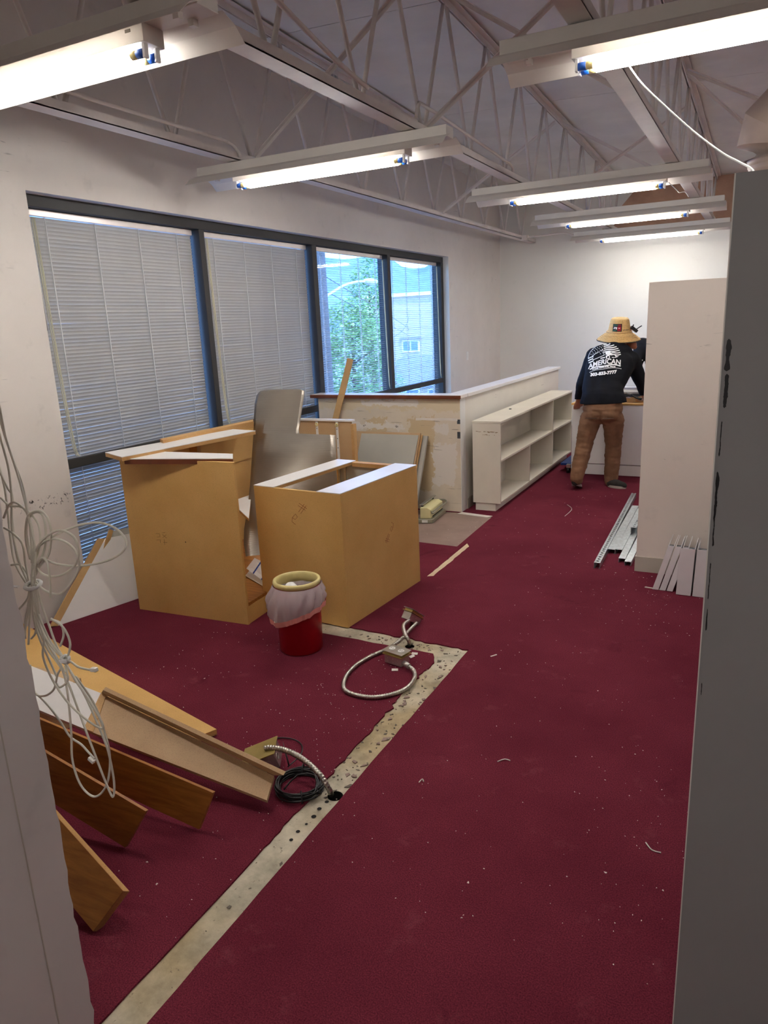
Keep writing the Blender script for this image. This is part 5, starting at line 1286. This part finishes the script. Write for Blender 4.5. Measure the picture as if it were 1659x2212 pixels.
ball(m, K['head']+Vector((-.078, 0, .02)), (.012, .02, .03)); ball(m, K['head']+Vector((.078, 0, .02)), (.012, .02, .03))
for s in 'LR':
    limb(m, [(K['chest'].lerp(K['neck'], .4), .09), (K['sh'+s], .06), (K['el'+s], .042), (K['wr'+s], .027)])
    limb(m, [(K['pel'], .12), (K['hip'+s], .10), (K['kn'+s], .058), (K['an'+s], .038), (K['an'+s]+Vector((0, -.14, -.045)), .032)])
    hand(m, K['wr'+s], (0, -.5, -.6), (.9 if s == 'L' else -.9, 0, .1), (0, -.3, -.6))
melt(m, 'body', 'skin', p2, .008, 4)
m = MB()
limb(m, [(K['pel']+Vector((0, 0, .02)), .16), (K['waist'], .155), (K['chest'], .165), (K['chest'].lerp(K['neck'], .6), .12), (K['neck'], .068)])
for s in 'LR': limb(m, [(K['chest'], .15), (K['sh'+s], .088), (K['el'+s], .062), (K['wr'+s], .042)])
s2, b2v = melt(m, 'shirt', 'shirt', p2, .011, 5, .004, 15, 2)
m = MB()
for s in 'LR': limb(m, [(K['pel'], .145), (K['hip'+s], .115), (K['kn'+s], .08), (K['an'+s], .066)])
melt(m, 'trousers', 'trousers', p2, .012, 4, .006, 15, 5)
for s in 'LR':
    m = MB(); limb(m, [(K['an'+s]+Vector((0, .03, -.03)), .045), (K['an'+s]+Vector((0, -.16, -.045)), .034)]); melt(m, 'shoe', 'shoe_dark', p2, .009, 3)
q = MB(); ball(q, K['head']+Vector((0, .02, .08)), (.085, .095, .08), 16); q.build('hair', 'hair', p2)
q = MB()
for k in range(7):
    a = .3*k; cpt = K['shL']+Vector((-.03+.010*k, -.09, -.15-.02*(k % 3)))
    h = b2v.ray_cast(cpt+Vector((0, -1, 0)), Vector((0, 1, 0)))
    if h[0] is not None: q.box(h[0].x-.004, h[0].x+.004, h[0].y-.005, h[0].y-.002, h[0].z-.012, h[0].z+.006*(k % 2))
if q.v: q.build('sleeve_print', 'print_white', s2)

# ================================================================== OUTSIDE
GZ = -3.6
g = MB(); g.add([(-400, -80, GZ), (-4.4, -80, GZ), (-4.4, 600, GZ), (-400, 600, GZ)], [(0, 1, 2, 3)])
tag(g.build('ground', 'street'), kind='structure')
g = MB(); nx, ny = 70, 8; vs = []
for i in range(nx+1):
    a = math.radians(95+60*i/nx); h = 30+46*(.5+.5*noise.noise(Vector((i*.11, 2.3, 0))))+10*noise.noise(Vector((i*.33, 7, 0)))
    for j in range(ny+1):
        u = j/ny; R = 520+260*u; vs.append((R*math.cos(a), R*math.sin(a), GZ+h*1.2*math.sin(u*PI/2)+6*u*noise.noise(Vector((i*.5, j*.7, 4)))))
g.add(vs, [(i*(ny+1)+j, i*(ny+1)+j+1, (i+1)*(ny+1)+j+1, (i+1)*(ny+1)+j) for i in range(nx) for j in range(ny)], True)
tag(g.build('distant_hills', 'hill'), 'hills painted hazy blue-green on the horizon outside the window', 'hills')
def tree(name, base, h, rx, rz, zc, n, lab, seed, leaf=.13):
    rnd = random.Random(seed); o = thing(name, base, lab, 'tree', 'trees outside the window'); b = Vector(base)
    m = MB(); m.tube([b, b+Vector((.1, .05, h*.35)), b+Vector((.0, .1, h*.7)), b+Vector((.05, 0, h*.95))], [.12, .10, .06, .02], 10)
    for k in range(9):
        a = rnd.uniform(0, 2*PI); z = h*rnd.uniform(.35, .8); m.tube([b+Vector((0, 0, z)), b+Vector((rx*.6*math.cos(a), rx*.6*math.sin(a), z+h*.08))], [.03, .01], 6)
    m.build('trunk', 'trunk', o)
    m = MB()
    for _ in range(n):
        while True:
            p = Vector((rnd.uniform(-1, 1), rnd.uniform(-1, 1), rnd.uniform(-1, 1)))
            if p.length < 1 and (p.length > .45 or rnd.random() < .3): break
        p = b+Vector((p.x*rx, p.y*rx, zc+p.z*rz))
        if noise.noise(p*.9+Vector((seed, 0, 0))) < -.28: continue
        q = Matrix.Rotation(rnd.uniform(0, 6.3), 3, 'Z') @ Matrix.Rotation(rnd.uniform(-1.1, 1.1), 3, 'X'); s = leaf*rnd.uniform(.6, 1.3)
        m.add([p+q @ Vector(v) for v in ((-s*.5, 0, 0), (0, -s*.28, .02), (s*.5, 0, 0), (0, s*.28, .02))], [(0, 1, 2, 3)])
    f = m.build('foliage', 'leaf', o); f['kind'] = 'stuff'; return o
tree('leafy_tree', (-11.75, 20.6, GZ), 5.6, 1.25, 2.3, 3.9, 11000, 'broad light-green tree filling the third bay of the window', 3)
tree('leafy_tree', (-14.75, 27.5, GZ), 7.6, .95, 2.6, 5.6, 5200, 'taller darker tree behind the broad one, by the third mullion', 8)
tree('leafy_tree', (-16.45, 33.0, GZ), 2.6, .6, 1.1, 1.9, 900, 'slim shrub-like tree low in the last bay', 12, .13)
hs = thing('pale_house', (-24, 52, GZ), 'pale two-storey house with one white window beyond the last bay', 'house')
MB().box(-27.2, -18.5, 50, 60, GZ, 3.6).build('wall', 'house_wall', hs)
MB().box(-27.5, -18.2, 49.7, 60.3, 3.6, 3.85).build('parapet', 'window_trim', hs)
a, b = (-24.091,49.9,0.474), (-22.676,49.9,-0.404)
wn_ = MB().box(a[0], b[0], 49.9, 50.0, b[2], a[2]).build('window_frame', 'window_trim', hs)
mid = (a[0]+b[0])/2
for x0, x1 in ((a[0]+.12, mid-.06), (mid+.06, b[0]-.12)): MB().box(x0, x1, 49.86, 49.9, b[2]+.12, a[2]-.12).build('glass', 'dark_glass', wn_)
MB().box(a[0]-.1, b[0]+.1, 49.75, 50.0, a[2], a[2]+.2).build('lintel', 'house_roof', wn_)
h2 = thing('gabled_house', (-17, 38, GZ), 'low gabled house with a grey roof and white windows below the pale one', 'house')
MB().box(-20.5, -15.2, 38, 44, GZ, -1.6).build('wall', 'house_wall', h2)
r = MB(); r.slab((-21.0, 37.6, -1.75), (-14.8, 37.6, -1.75), (-15.6, 41, -.2), (-19.6, 41, -.2), .15); r.slab((-14.8, 37.6, -1.75), (-14.8, 44.4, -1.75), (-15.6, 41.3, -.2), (-15.6, 41, -.2), .15); r.slab((-21.0, 44.4, -1.75), (-21.0, 37.6, -1.75), (-19.6, 41, -.2), (-19.6, 41.3, -.2), .15)
r.build('roof', 'house_roof', h2)
for x in (-19.6, -18.2, -16.8):
    f = MB().box(x, x+.9, 37.94, 38, -3.0, -1.95).build('window_frame', 'window_trim', h2); MB().box(x+.1, x+.8, 37.9, 37.94, -2.9, -2.05).build('glass', 'dark_glass', f)
po = thing('utility_pole', (-9.5,15.366)+(GZ,), 'wooden utility pole with a street-lamp arm at the left of the third bay', 'pole')
pb = Vector(po.location)
MB().tube([pb, pb+Vector((0, 0, 12))], [.16, .12], 14).build('post', 'pole_wood', po)
MB().tube(spline([(pb.x, pb.y, 2.35), (-9.5,16.375,2.667), (-9.5,17.102,2.788), (-9.5,17.608,2.814)], 8), .035, 8).build('lamp_arm', 'lamp_grey', po)
q = MB(); e = Vector((-9.5,17.869,2.821)); ball(q, e, (.12, .38, .09), 12); q.build('lamp_head', 'lamp_grey', po)
for k, (za, zb) in enumerate(((2.9, 1.2), (2.55, .75), (.9, 2.2))):
    tag(MB().tube(spline([pb+Vector((0, .1, za-GZ)), (-16, 33, (za+zb)/2-.3), (-23, 49, zb)], 14), .010, 5).build('overhead_wire', 'wire_dark', None, (-16, 33, za)), ['upper', 'middle', 'rising'][k]+' overhead wire running from the pole to the pale house', 'wire', 'overhead wires outside')
